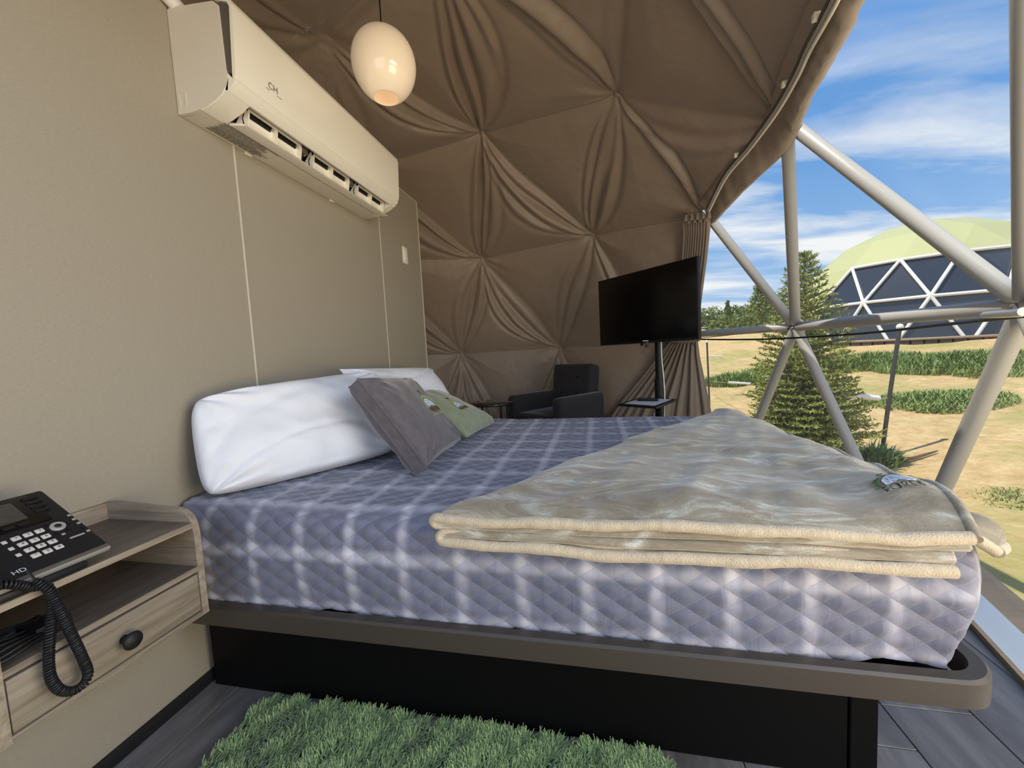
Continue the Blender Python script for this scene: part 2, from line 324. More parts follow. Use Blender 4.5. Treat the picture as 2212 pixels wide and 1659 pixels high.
M['weed'] = leaf('weed_leaves', (.16, .24, .06), (.34, .42, .15)); M['needle'] = leaf('spruce_needles', (.17, .21, .045), (.40, .43, .12)); M['bush'] = leaf('far_leaves', (.12, .17, .04), (.26, .30, .10))
M['bark'] = pmat('bark', (.16, .10, .06), .9); M['road'] = pmat('grey_road', (.30, .29, .28), .9)
M['post'] = pmat('dark_post', (.045, .04, .038), .5); M['pipe'] = pmat('white_pipe', (.9, .9, .9), .4); M['rope'] = pmat('grey_wire', (.35, .33, .3), .6)
M['dcov'] = pmat('pale_green_cover', (.52, .525, .25), .55); M['dcovw'] = pmat('pale_cover_light', (.86, .88, .72), .4)
M['dwin'] = pmat('dark_window_vinyl', (.035, .042, .055), .12, spec=.8); M['dstrut'] = pmat('white_strut', (.85, .85, .83), .4); M['dcurt'] = pmat('pale_curtain', (.45, .38, .34), .7)
M['skirt'] = pmat('dark_skirting', (.07, .05, .045), .7)

# ------------------------------------------------------------------ room shell
# floor of planks
fl = empty('floor', (0, 0, 0), kind='structure')
pm = {}
bmf = bmesh.new(); bmesh.ops.create_circle(bmf, cap_ends=True, radius=2.95, segments=64, matrix=Matrix.Translation((DC[0], DC[1], -.03)))
for co_, no_ in (((2.565, 1.637, 0), (.966, -.26, 0)), ((2.595, 1.9, 0), (.97, .24, 0))): bmesh.ops.bisect_plane(bmf, geom=bmf.verts[:] + bmf.edges[:] + bmf.faces[:], plane_co=co_, plane_no=no_, clear_outer=True)
bmo('underlay', bmf, M['blackm'], fl)
W_, L_ = .2145, 1.21
for i in range(-11, 13):
    x0 = 2.0515 + (i - 10) * W_
    off = [-.065, .33, .76][i % 3]
    for j in range(-3, 5):
        y0 = 1.164 + off + j * L_ if i != 10 else 1.232 + j * L_
        if i == 11: y0 = .43 + j * L_
        xc = x0 + W_ / 2; yc = y0 + L_ / 2
        # keep the planks inside the round floor
        h = 2.95 ** 2 - (max(abs(x0 - DC[0]), abs(x0 + W_ - DC[0]))) ** 2
        if h <= 0: continue
        h = math.sqrt(h) ; ya = max(y0, DC[1] - h); yb = min(y0 + L_, DC[1] + h)
        if yb - ya < .06: continue
        bm = bmesh.new(); bx(bm, (x0 + .0012, ya + .0012, -.018), (x0 + W_ - .0012, yb - .0012, 0.0), .0012, 1)
        bmesh.ops.bisect_plane(bm, geom=bm.verts[:] + bm.edges[:] + bm.faces[:], plane_co=(2.571, 1.637, 0), plane_no=(.966, -.26, 0), clear_outer=True)
        bmesh.ops.bisect_plane(bm, geom=bm.verts[:] + bm.edges[:] + bm.faces[:], plane_co=(2.60, 1.9, 0), plane_no=(.97, .24, 0), clear_outer=True)
        if len(bm.faces) < 3: bm.free(); continue
        bmo('plank', bm, M['plank'], fl)
# partition wall of tall panels
wl = empty('wall_left', (0, 0, 0), kind='structure')
seams = [-1.1, .285, 1.3155, 2.348, 2.925]
for a, b in zip(seams[:-1], seams[1:]):
    boxo('panel', (-.05, a + .0015, 0), (0, b - .0015, 2.225), M['wall'], wl, .001, 1)
    if a > 0: boxo('joint_strip', (-.004, a - .0035, .04), (.0025, a + .0035, 2.225), M['strip'], wl, .001, 1)
boxo('edge_strip', (-.052, 2.925, 0), (.004, 2.934, 2.228), M['strip'], wl, .001, 1)
boxo('top_strip', (-.052, -1.1, 2.225), (.002, 2.934, 2.232), M['strip'], wl)
b = boxo('baseboard_left', (0.0, -1.1, 0), (.012, 2.93, .04), M['black'], None, .003); tag(b, kind='structure')

# dome nodes
def azn(az, z=None, R=DR, el=None):
    a = math.radians(az)
    if el is None: el = math.asin((z - DC[2]) / R)
    return DC + R * np.array([math.cos(el) * math.cos(a), math.cos(el) * math.sin(a), math.sin(el)])
nd = {'A': onsph(1040, 557), 'B': onsph(1280, 505), 'C': onsph(1526, 462), 'D': onsph(1040, 285), 'E': onsph(1332, 200), 'F': onsph(1700, 262), 'G': onsph(997, 762), 'H': onsph(1210, 750),
      'J': onsph(1440, 738), 'N': onsph(1718, 706), 'M': onsph(2216, 660), 'I': onsph(700, 78), 'T': onsph(930, -130), 'U': onsph(1330, -250)}
for k, (az, z) in {'a1': (128, 2.2), 'a2': (160, 2.2), 'a3': (192, 2.2), 'a4': (225, 2.2), 'a5': (258, 2.2), 'a6': (290, 2.2), 'P': (-33, 2.24), 'b1': (131, 1.09), 'b2': (159, 1.09), 'b3': (187, 1.09), 'b4': (215, 1.09), 'b5': (243, 1.09),
                   'b6': (271, 1.09), 'b7': (299, 1.09), 'b8': (-38, 1.09), 'd1': (128, 2.88), 'd2': (205, 2.9), 'd3': (245, 2.9), 'd4': (290, 2.9)}.items(): nd[k] = azn(az, z)
for k in range(13): nd['f%d' % k] = azn(6.5 + 27.69 * k, -.25)
names = list(nd); NP = np.array([nd[k] for k in names])
bm = bmesh.new(); vs = [bm.verts.new(p) for p in NP]; bm.verts.ensure_lookup_table(); bm.verts.index_update()
bmesh.ops.convex_hull(bm, input=vs); bmesh.ops.triangulate(bm, faces=bm.faces[:]); bm.normal_update(); bm.verts.index_update()
hull_f = [tuple(v.index for v in f.verts) for f in bm.faces]; hull_e = [tuple(v.index for v in e.verts) for e in bm.edges]; bm.free()
PL = []
for f in hull_f:
    a, b, c_ = NP[list(f)] - DC; n = np.cross(b - a, c_ - a)
    if np.linalg.norm(n) < 1e-9: continue
    n /= np.linalg.norm(n)
    if n @ a < 0: n = -n
    PL.append((*n, n @ a))
PL = np.array(PL)
folds = []
def addfold(p, q, ks, amp=.042, wid=.034):
    a, b = NP[names.index(p)] if isinstance(p, str) else p, NP[names.index(q)] if isinstance(q, str) else q
    e = b - a; L = np.linalg.norm(e); eh = e / L; nr = (a + b) / 2 - DC; nr /= np.linalg.norm(nr); m = np.cross(eh, nr); m /= np.linalg.norm(m)
    if m[2] > 0: m = -m
    folds.append((a, eh, L, m, nr, ks, amp, wid))
K2 = [(.03, 1.0), (.13, .75)]; KV = [(-.07, .8), (.02, .9), (.10, .7)]
hand = {('D', 'A'): [(-.05, .9), (.035, 1.0), (.10, .5)], ('D', 'B'): [(.05, .9), (.135, 1.15), (.21, .5)], ('E', 'B'): [(-.10, .7), (-.02, .95), (.07, .95)], ('E', 'C'): [(.06, .95)], ('A', 'H'): [(.03, .7), (.12, .85), (.2, .5)],
        ('A', 'G'): [(-.12, .5), (-.02, .6), (.06, .8)], ('B', 'H'): [(.0, .8), (-.09, .4)], ('E', 'F'): [(.19, .45), (.09, .25)], ('I', 'D'): [(.05, .9), (.14, .9)], ('T', 'D'): [(-.06, .9), (.02, 1), (.09, .9), (.16, .6)],
        ('T', 'E'): [(.03, .4), (.13, 1.15)], ('U', 'F'): [(.04, .9), (.13, .9)], ('U', 'E'): [(.0, .3)], ('d1', 'A'): [(.07, 1.0), (.15, .9)], ('a1', 'G'): [(.06, 1.0), (.14, .7)], ('d1', 'I'): [(0, .5), (.1, .6)], ('C', 'J'): [(.05, .8), (.14, .7)], ('B', 'J'): [(.06, .8)],
        ('d1', 'D'): [], ('T', 'I'): [(0, .5)], ('A', 'B'): [], ('D', 'E'): [], ('B', 'C'): [], ('G', 'H'): [], ('H', 'J'): []}
done = set()
for (p, q), ks in hand.items():
    done.add(frozenset((p, q)))
    if ks: addfold(p, q, ks)
seam_edges = []
for i, j in hull_e:
    p, q = names[i], names[j]
    if frozenset((p, q)) in done:
        if not hand.get((p, q), hand.get((q, p))): seam_edges.append((i, j))
        continue
    a, b = NP[i], NP[j]
    if a[2] < -.1 and b[2] < -.1: continue
    if abs(a[2] - b[2]) < .12 * np.linalg.norm(a - b): seam_edges.append((i, j)); continue
    addfold(p, q, K2 if (hash((i * 7 + j) % 5) % 2) else [(.04, .8), (.12, .7), (.2, .4)], .028)
def liner(dirs, inner=0.02):
    den = dirs @ PL[:, :3].T; t = np.where(den > 1e-6, PL[:, 3] / np.maximum(den, 1e-6), 1e9)
    r = -np.log(np.exp(-120 * (t - t.min(1, keepdims=True))).sum(1)) / 120 + t.min(1)
    p = DC + dirs * r[:, None]; ts = np.partition(t, 1, axis=1)[:, :2]; g_ = np.abs(ts[:, 1] - ts[:, 0]); disp = .055 * (1 - np.exp(-(g_ / .055)))
    for a, eh, L, m, nr, ks, amp, wid in folds:
        q = p - a; t_ = (q @ eh) / L; near = (t_ > 0) & (t_ < 1) & (np.abs(q @ nr) < .5)
        if not near.any(): continue
        tt = t_[near]; s = (q[near] @ m) / L; env = np.sin(PI * tt) ** .55; wv = (wid * (.22 + .78 * np.sin(PI * tt))) / L
        sag = 4 * tt * (1 - tt); d = 0
        for qi, (k, am) in enumerate(ks):
            wm = .62 + .95 * abs(math.sin(L * 57.1 + qi * 2.3)); x = (s - k * sag - .012 * np.sin(tt * 6 + qi * 2 + L * 31) * env) / (wv * wm); d = d + amp * am * env * (np.exp(-x * x) - .75 * np.exp(-((x - 1.75) / .75) ** 2) - .3 * np.exp(-((x + 1.8) / .8) ** 2))
        disp[near] += d
    # radiating puckers close to each node
    for k, P0 in enumerate(NP):
        q = p - P0; dd = np.linalg.norm(q, axis=1); nb = dd < .42
        if not nb.any(): continue
        n0 = (P0 - DC) / np.linalg.norm(P0 - DC); u = np.cross(n0, [0, 0, 1.0]); u /= np.linalg.norm(u) + 1e-9; v = np.cross(n0, u)
        ang = np.arctan2(q[nb] @ v, q[nb] @ u); x = dd[nb]
        disp[nb] += .0050 * np.sin(ang * 9 + k * 1.7 + 1.2 * np.sin(ang * 2 + k)) * sstep(x, 0.02, .14) * (1 - sstep(x, .16, .42)) * (1 + .5 * np.sin(ang * 4 + k))
        disp[nb] += .03 * np.exp(-(x / .08) ** 2) * -1 + .0
    disp += .010 * vnoise(p, 2.2, 3, 3)
    return DC + dirs * (r - inner - disp)[:, None]
def dirv(az, el):
    return np.stack([np.cos(el) * np.cos(az), np.cos(el) * np.sin(az), np.sin(el)], -1)
hem_px = [(1542, 466), (1575, 430), (1610, 391), (1650, 352), (1695, 306), (1720, 262), (1752, 205), (1786, 146), (1815, 98), (1841, 51), (1873, 0)]
hp = np.array([onsph(x, y, 2.80) for x, y in hem_px]) - DC
haz = np.degrees(np.arctan2(hp[:, 1], hp[:, 0])); hel = np.degrees(np.arcsin(hp[:, 2] / np.linalg.norm(hp, axis=1)))
o_i = np.argsort(haz); haz = haz[o_i]; hel = hel[o_i]; AZC = haz[-1]
def el_hem(az):
    return np.interp(az, np.concatenate([[-180, haz[0] - 12], haz]), np.concatenate([[hel[0] - 1, hel[0] - .5], hel]))
EL2 = 36.0
azs = np.concatenate([np.arange(-180, -40, 2.5), np.arange(-40, AZC, .35), np.linspace(AZC, AZC + .3, 2), np.arange(AZC + .6, 150, .33), np.arange(150, 180.1, 2.5)])
nv = 200; P = []
for a in azs:
    e0 = el_hem(a) if a <= AZC else EL2
    P.append(np.stack([np.full(nv, a), np.linspace(e0, 90.0, nv)], -1))
P = np.radians(np.array(P)); V = liner(dirv(P[..., 0], P[..., 1]).reshape(-1, 3)).reshape(len(azs), nv, 3)
cg = gridmesh('ceiling', V, M['liner']); tag(cg, kind='structure')
azw = np.concatenate([np.linspace(0, 1, 365), np.arange(1.02, 1.7, .02)]); nv = 170; elw = np.linspace(-9.6, EL2, nv)
cut = np.interp(elw, [-9.4, -2.3, 5.1, 12.7, 16.4, 28.1, 34.9, 36], [38.4, 39.5, 40.6, 41.0, 40.0, 34.0, 30.2, 29.9])
P = np.radians(np.stack([cut[None] + azw[:, None] * (150 - cut[None]), np.broadcast_to(elw, (len(azw), nv))], -1)); V = liner(dirv(P[..., 0], P[..., 1]).reshape(-1, 3)).reshape(len(azw), nv, 3)
V[..., 2] = np.maximum(V[..., 2], .0)
cw = gridmesh('wall_back', V, M['liner']); tag(cw, kind='structure')
for i, j in seam_edges:
    mid = (NP[i] + NP[j]) / 2 - DC; az = math.degrees(math.atan2(mid[1], mid[0]))
    if not (25 < az < 150) or mid[2] < .5: continue
    t = np.linspace(.02, .98, 26)[:, None]; q = NP[i] * (1 - t) + NP[j] * t - DC; q /= np.linalg.norm(q, axis=1)[:, None]
    L3 = liner(q, .0215); tube('seam', L3, .0035, M['seam'], cg if mid[2] > 1.7 else cw, 5)
# turned hem of the liner with the curtain rail
azh = np.linspace(-38, AZC, 150); el = el_hem(azh)
prof = [(-.4, -.02), (-.2, .035), (1.1, .035), (2.6, .018), (3.6, .012), (3.8, -.01)]
Vh = []
for de, rr in prof:
    dv = dirv(np.radians(azh), np.radians(el - .6 + de)); wob = .004 * np.sin(azh * .9 + 2 * np.sin(azh * .31)) + .003 * np.sin(azh * 2.1 + de)
    base = np.linalg.norm(liner(dv, 0) - DC, axis=1); bs_ = np.convolve(np.pad(base, 6, 'edge'), np.ones(13) / 13, 'valid')
    Vh.append(DC + dv * (np.minimum(bs_, 2.80) - rr - .03 + wob)[:, None])
gridmesh('hem', np.array(Vh).transpose(1, 0, 2), M['liner'], cg)
rail_px = [(1532, 456), (1569, 384), (1620, 323), (1678, 245), (1722, 170), (1749, 112), (1783, 51), (1810, 0), (1835, -60)]
rp = np.array([onsph(x, y, 2.64) for x, y in rail_px]); rp = spline(rp, 60)
rl = empty('curtain_rail', tuple(rp[0]), label='bent white and grey curtain rail following the edge of the tent liner', cat='curtain rail')
rl.location = (0, 0, 0)
inw = (DC - rp); inw /= np.linalg.norm(inw, axis=1)[:, None]; dn = np.array([0, 0, -1.0]); side = np.cross(inw, np.gradient(rp, axis=0)); side /= np.linalg.norm(side, axis=1)[:, None]
tube('white_edge', rp, .0075, M['whitep'], rl, 8)
tube('grey_channel', rp + side * .014 * (1 if side[10][2] > 0 else -1), .0075, M['tubemet'], rl, 8)
tube('grey_channel', rp + side * .028 * (1 if side[10][2] > 0 else -1), .0055, M['acdark'], rl, 8)
for k in (12, 27, 44):
    p = rp[k] + side[k] * .04 * (1 if side[10][2] > 0 else -1); boxo('clip', p - .012, p + .012, M['whitep'], rl, .004)

# window: clear panels on a geodesic tube frame
wn = empty('window_1', (0, 0, 0), kind='structure')
mq = (nd['N'], onsph(1838, 965), nd['M'], onsph(2045, 1035))
def ext(a, b, z): t = (z - a[2]) / (b[2] - a[2]); return a + (b - a) * t
Q1 = ext(nd['N'], onsph(1838, 965), -.2); Q2 = ext(nd['M'], onsph(2045, 1035), -.2); Q = (Q1 + Q2) / 2
Sn = ext(nd['N'], onsph(1645, 890), -.2)
Pn = onsph(2228, -150) ; Pn2 = azn(-36, -.2); Mb = nd['b8']
pos = dict(nd); pos.update(Q=Q, S=Sn, P=Pn, R=Pn2, Mb=Mb, Jl=onsph(1420, 728), W=azn(52, -.2))
TR = .034
def strut(a, b, end=None, r=TR):
    A_, B_ = pos[a], (pos[b] if end is None else end); d = (B_ - A_); d = d / np.linalg.norm(d); pts = [A_ + d * .02, A_ + d * .05, B_ - d * .05, B_ - d * .02]
    tube('strut', pts, [r * .55, r, r, r * .55], M['tubemet'], wn, 16)
strut('C', 'N'); strut('F', 'N'); strut('F', 'M'); strut('N', 'M'); strut('Jl', 'N', r=.03); strut('P', 'M'); strut('P', 'Mb'); strut('M', 'Mb')
tube('strut', [nd['N'], Q1], .034, M['tubemet'], wn, 16); tube('strut', [nd['N'], Sn], .034, M['tubemet'], wn, 16); tube('strut', [nd['M'], Q2], .036, M['tubemet'], wn, 16)
strut('M', 'R'); strut('Mb', 'R'); 
for k in 'NMF':
    p = pos[k]; n = (DC - p) / np.linalg.norm(DC - p)
    bm = bmesh.new(); q = Vector(n).to_track_quat('Z', 'Y').to_matrix().to_4x4(); q.translation = Vector(p)
    bmesh.ops.create_cone(bm, cap_ends=True, segments=10, radius1=.062, radius2=.05, depth=.05, matrix=q); h = bmo('hub', bm, M['tubemet'], wn, 30)
    V, Fc = tubeV([p + n * .02, p + n * .036], .022, 6); h2 = raw('nut', V, Fc, M['steel'], h)
    V, Fc = tubeV([p + n * .03, p + n * .062], .010, 8); h2 = raw('bolt', V, Fc, M['steel'], h)
def pane(*ks):
    pts = np.array([pos[k] if isinstance(k, str) else k for k in ks]); out = pts + (pts - DC) / np.linalg.norm(pts - DC, axis=1)[:, None] * .05
    n = 10; V = []; Fc = []; idx = {}
    for i in range(n + 1):
        for j in range(n + 1 - i):
            k_ = n - i - j; p = (out[0] * i + out[1] * j + out[2] * k_) / n; bulge = .02 * 27 * i * j * k_ / n ** 3
            d = (p - DC) / np.linalg.norm(p - DC); p = p + d * (bulge + .004 * math.sin(i * 1.3 + j * .9)); idx[i, j] = len(V); V.append(p)
    for i in range(n):
        for j in range(n - i):
            Fc.append((idx[i, j], idx[i + 1, j], idx[i, j + 1]))
            if i + j < n - 1: Fc.append((idx[i + 1, j], idx[i + 1, j + 1], idx[i, j + 1]))
    raw('pane', V, Fc, M['vinyl'], wn, True)
for t in [('C', 'F', 'N'), ('F', 'N', 'M'), ('F', 'P', 'M'), ('C', 'Jl', 'N'), ('N', 'M', 'Q'), ('N', 'S', 'Q'), ('Jl', 'N', 'S'), ('Jl', 'S', 'W'), ('M', 'Q', 'R'), ('M', 'Mb', 'R'), ('P', 'M', 'Mb')]: pane(*t)
# thin dark pull rod across the window with its white bracket
rod = empty('curtain_pull_rod', (0, 0, 0), label='thin black rod spanning the window just below the horizontal grey tube', cat='rod')
ra, rb = onsph(1490, 733, 2.70), onsph(2212, 682, 2.55); rpts = spline([ra, onsph(1640, 733, 2.70), onsph(1840, 722, 2.66), onsph(2040, 701, 2.60), rb], 40)
tube('rod', rpts, .0065, M['black'], rod, 8)
tube('white_bracket', [onsph(2128, 681, 2.57), onsph(2200, 676, 2.54), onsph(2212, 673, 2.54)], .012, M['whitep'], rod, 10)
# sill of the floor's edge and the deck strip outside
d_ = np.array([.26, .966, 0]) / np.linalg.norm([.26, .966, 0]); nrm = np.array([d_[1], -d_[0], 0]); o0 = np.array([2.576, 1.636, 0])
def strip(name, u0, u1, z0, z1, mat, l0=-1.5, l1=.85, org=o0):
    c8 = []
    for z in (z0, z1):
        for (u, l) in ((u0, l0), (u1, l0), (u1, l1), (u0, l1)): c8.append(org + nrm * u + d_ * l + np.array([0, 0, z]))
    return raw(name, c8, [(0, 3, 2, 1), (4, 5, 6, 7), (0, 1, 5, 4), (1, 2, 6, 5), (2, 3, 7, 6), (3, 0, 4, 7)], mat)
s = strip('trim_1', -.005, .105, -.05, .012, M['sill']); tag(s, kind='structure')
s = strip('trim_2', -.02, -.005, -.05, .018, M['deck']); tag(s, kind='structure')
s = strip('trim_3', .11, .26, -.45, -.03, M['deck']); tag(s, kind='structure')

# ------------------------------------------------------------------ bed
BX0, BX1, BY0, BY1, BZ0, BZ1 = .02, 2.055, .95, 2.45, .335, .628
bed = empty('bed_frame', (1.0, 1.7, 0), label='black platform bed base with an overhanging rounded dark frame', cat='bed frame')
def rel(o, root): o.location = -root.location; return o
o = boxo('base_panel', (.03, 1.0, 0), (1.845, 1.03, .285), M['blackm'], bed, .002, 1); rel(o, bed)
o = boxo('base_panel', (.03, 2.36, 0), (1.845, 2.39, .285), M['blackm'], bed, .002, 1); rel(o, bed)
o = boxo('end_panel', (1.849, .998, 0), (1.905, 2.392, .285), M['blackm'], bed, .002, 1); rel(o, bed)
def rrect(x0, x1, y0, y1, r, n=10):
    pts = [(x0, y0)]
    pts += [(x1 - r + r * math.sin(a), y0 + r - r * math.cos(a)) for a in np.linspace(0, PI / 2, n)]
    pts += [(x1 - r + r * math.cos(a), y1 - r + r * math.sin(a)) for a in np.linspace(0, PI / 2, n)]
    pts += [(x0, y1)]
    return pts
def ring(name, outer, inner, z0, z1, mat, parent):
    n = len(outer); bev = .006; V = []
    for pts, z, ins in ((outer, z0, 0), (outer, z1 - bev, 0), ([(1.03 + (x - 1.03) * .996, 1.7 + (y - 1.7) * .993) for x, y in outer], z1, 0), (inner, z1, 0), (inner, z0, 0)):
        V += [(x, y, z) for x, y in pts]
    Fc = []
    for k in range(5):
        for i in range(n):
            a = k * n + i; b = k * n + (i + 1) % n; c_ = ((k + 1) % 5) * n + (i + 1) % n; d = ((k + 1) % 5) * n + i; Fc.append((a, b, c_, d))
    o = raw(name, V, Fc, mat, parent, True)
    try: o.data.set_sharp_from_angle(angle=math.radians(35))
    except Exception: pass
    return o
outer = rrect(.03, 2.082, .905, 2.50, .085); inner = rrect(.08, 2.052, .935, 2.46, .06)
o = ring('side_rail', outer, inner, .285, .343, M['slab'], bed); rel(o, bed)
o = boxo('slat_base', (.05, .94, .288), (2.03, 2.46, .300), M['blackm'], bed); rel(o, bed)
mt = boxo('mattress', (.04, 1.01, .345), (1.93, 2.40, .585), M['pillow'], None, .05, 4); tag(mt, 'white mattress lying on the black bed base, almost hidden by the quilt', 'mattress')
# quilted spread as a rounded box, diamonds stitched in
def puff(u, s):
    a = u / .08 + s / .0543; b_ = u / .08 - s / .0543
    return (np.abs(np.sin(PI * a)) * np.abs(np.sin(PI * b_))) ** .48
def quilt_pt(p, u, s):
    r = .055; lo = np.array([BX0, BY0 + r, BZ0 - 1]); hi = np.array([BX1 - r, BY1 - r, BZ1 - r])
    q = np.minimum(np.maximum(p, lo), hi); n = p - q; L = np.linalg.norm(n, axis=1, keepdims=True) + 1e-9; n = n / L; base = q + n * r
    # belly of the side, taper to the foot bottom, soft waves
    zf = np.clip((base[:, 2] - BZ0) / (BZ1 - BZ0), 0, 1)
    belly = .014 * np.sin(PI * zf) + .006 * np.sin(base[:, 0] * 9 + 2 * zf) * (1 - zf)
    sidey = np.clip(-n[:, 1], 0, 1); sidex = np.clip(n[:, 0], 0, 1)
    fade = sstep(np.abs(sidex - .707), .12, .29)
    d = puff(u, s) * .0065 * fade + .003 * vnoise(base, 9, 5, 3) + belly * (sidey + sidex)
    out = base + n * d[:, None]
    foot = sstep(base[:, 0], 1.55, 2.06)
    out[:, 0] -= .040 * (1 - zf) ** 1.5 * sidex - .012 * np.sin(PI * zf) * sidex
    out[:, 1] += sidey * foot * .012 * (1 - zf)
    out[:, 2] += sidey * (1 - sstep(zf, 0, .25)) * (.003 * np.sin(base[:, 0] * 14) + .003 * np.sin(base[:, 0] * 37) - .005)
    out[:, 2] += (1 - sidey) * (1 - sidex) * .004 * vnoise(base, 3, 9, 2)
    return out
st_ = .0067
xs = np.arange(BX0, BX1 + st_, st_); ys = np.arange(BY0, BY1 + st_, st_); zs = np.arange(BZ0, BZ1 + st_ * .5, st_); xs[-1] = BX1; ys[-1] = BY1; zs[-1] = BZ1
VV = []; FF = []; UU = []; off = 0
def addface(A, B, fn):
    global off
    G = np.stack(np.meshgrid(A, B, indexing='ij'), -1); a, b_ = G[..., 0].ravel(), G[..., 1].ravel(); p, u, s_ = fn(a, b_)
    VV.append(quilt_pt(p, u, s_)); UU.append(np.stack([u, s_], -1)); FF.append(gfaces(len(A), len(B), off=off)); off += len(p)
addface(xs, ys, lambda a, b_: (np.stack([a, b_, np.full_like(a, BZ1)], -1), a, b_ - BY0))
addface(xs, zs, lambda a, b_: (np.stack([a, np.full_like(a, BY0), b_], -1), a, -(BZ1 - b_)))
addface(xs, zs, lambda a, b_: (np.stack([a, np.full_like(a, BY1), b_], -1), a, (BY1 - BY0) + (BZ1 - b_)))
addface(ys, zs, lambda a, b_: (np.stack([np.full_like(a, BX1), a, b_], -1), BX1 + (BZ1 - b_), a - BY0))
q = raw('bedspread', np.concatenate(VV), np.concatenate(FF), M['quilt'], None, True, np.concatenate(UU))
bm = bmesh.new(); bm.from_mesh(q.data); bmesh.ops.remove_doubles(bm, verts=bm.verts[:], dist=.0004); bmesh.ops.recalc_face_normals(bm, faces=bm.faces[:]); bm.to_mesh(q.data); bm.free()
tag(q, 'blue-grey diamond-quilted bedspread with a soft pale plaid', 'bedspread')

# ------------------------------------------------------------------ pillows and cushions
def surf(c4, thick, n=46, flat=.5, seed=0, wr=.010, gusset=0.0, pinch=.035, sag=0.0, rnd=.0, crease=0.0):
    TL, TR_, BR, BL = [np.array(x, float) for x in c4]
    nrm = np.cross(TR_ - TL, BL - TL) + np.cross(BL - BR, TR_ - BR); nrm /= np.linalg.norm(nrm)
    if nrm @ (EYE - TL) < 0: nrm = -nrm
    def f(u, v, sidez=1.0, lift=0.0):
        u = np.asarray(u, float); v = np.asarray(v, float)
        # edges pulled in at the middle so the corners read as points
        uu = u * (1 - pinch * (1 - v ** 2) ** 1.0 * np.abs(u) ** 3); vv = v * (1 - pinch * (1 - u ** 2) * np.abs(v) ** 3)
        cr = 1 - rnd * (np.abs(u) * np.abs(v)) ** 6; a = (uu * cr + 1) / 2; b = (vv * cr + 1) / 2
        p = (TL * (1 - a)[..., None] * (1 - b)[..., None] + TR_ * a[..., None] * (1 - b)[..., None] + BR * a[..., None] * b[..., None] + BL * (1 - a)[..., None] * b[..., None])
        h = ((1 - np.abs(u) ** 2.6).clip(0) * (1 - np.abs(v) ** 2.6).clip(0)) ** flat
        rim = sstep(1 - np.maximum(np.abs(u), np.abs(v)), 0, .12)
        nz_ = vnoise(p * np.array([1, 1, 1.0]), 9, seed, 3) * wr * rim
        nz_ = nz_ - crease * (1 - np.abs(vnoise(p * np.array([1.0, .55, 1.6]), 5.0, seed + 30, 2)).clip(0, .5) * 2) ** 3 * rim
        rad = np.sin(np.arctan2(np.abs(v) - 1.02, np.abs(u) - 1.02) * 13 + seed) * .010 * np.exp(-(np.hypot(np.abs(v) - 1, np.abs(u) - 1) / .45) ** 2) * rim
        hh = thick * h + (nz_ + rad) + gusset * .5
        return p + nrm * (sidez * hh + lift)[..., None]
    return f, nrm
def cushion(name, c4, thick, mat, seed=0, n=52, **kw):
    f, nrm = surf(c4, thick, seed=seed, **kw); g = kw.get('gusset', 0)
    t = np.sin(np.linspace(-PI / 2, PI / 2, n)); U, V_ = np.meshgrid(t, t, indexing='ij')
    A = f(U, V_, 1.0); B = f(U, V_, -1.0); V = np.concatenate([A.reshape(-1, 3), B.reshape(-1, 3)]); F1 = gfaces(n, n); F2 = gfaces(n, n)[:, ::-1] + n * n
    # join the rims
    rim = [i * n for i in range(n)] + [(n - 1) * n + j for j in range(1, n)] + [i * n + n - 1 for i in range(n - 2, -1, -1)] + [j for j in range(n - 2, 0, -1)]
    F3 = [(rim[k], rim[(k + 1) % len(rim)], rim[(k + 1) % len(rim)] + n * n, rim[k] + n * n) for k in range(len(rim))]
    o = raw(name, V, list(map(tuple, F1)) + list(map(tuple, F2)) + F3, mat, None, True)
    bm = bmesh.new(); bm.from_mesh(o.data); bmesh.ops.remove_doubles(bm, verts=bm.verts[:], dist=.0006); bmesh.ops.recalc_face_normals(bm, faces=bm.faces[:]); bm.to_mesh(o.data); bm.free()
    return o, f, A[np.array(rim) // n, np.array(rim) % n], B[np.array(rim) // n, np.array(rim) % n]
def pipe_on(name, rimpts, r, mat, parent):
    p = np.concatenate([rimpts, rimpts[:1]]); tube(name, p, r, mat, parent, 6)
o, f, _, _ = cushion('pillow', [(.035, 1.02, .945), (.27, 1.73, .985), (.475, 1.52, .660), (.125, .958, .652)], .088, M['pillow'], 2, 72, wr=.013, flat=.36, pinch=-.02, rnd=.05, crease=.010)
tag(o, 'large white pillow nearest the bedside shelf, leaning on the wall behind the grey cushion', 'pillow', 'white pillows against the wall')
o, f, _, _ = cushion('pillow', [(.05, 1.30, .93), (.09, 1.98, .97), (.13, 1.98, .66), (.11, 1.28, .66)], .05, M['pillow'], 11, 40, wr=.007)
tag(o, 'white pillow squeezed between the wall and the large front pillow', 'pillow', 'white pillows against the wall')
o, f, _, _ = cushion('pillow', [(.15, 1.62, 1.01), (.27, 2.36, .975), (.47, 2.33, .67), (.34, 1.72, .66)], .065, M['pillow'], 5, 52, wr=.010, pinch=.02, crease=.008)
tag(o, 'white pillow with upright corners standing behind the green cushion', 'pillow', 'white pillows against the wall')
o, f, _, _ = cushion('pillow', [(.06, 1.75, .95), (.10, 2.42, .95), (.20, 2.42, .67), (.20, 1.75, .66)], .05, M['pillow'], 6, 40, wr=.008)
tag(o, 'farthest white pillow, a slim edge seen right of the other pillows', 'pillow', 'white pillows against the wall')
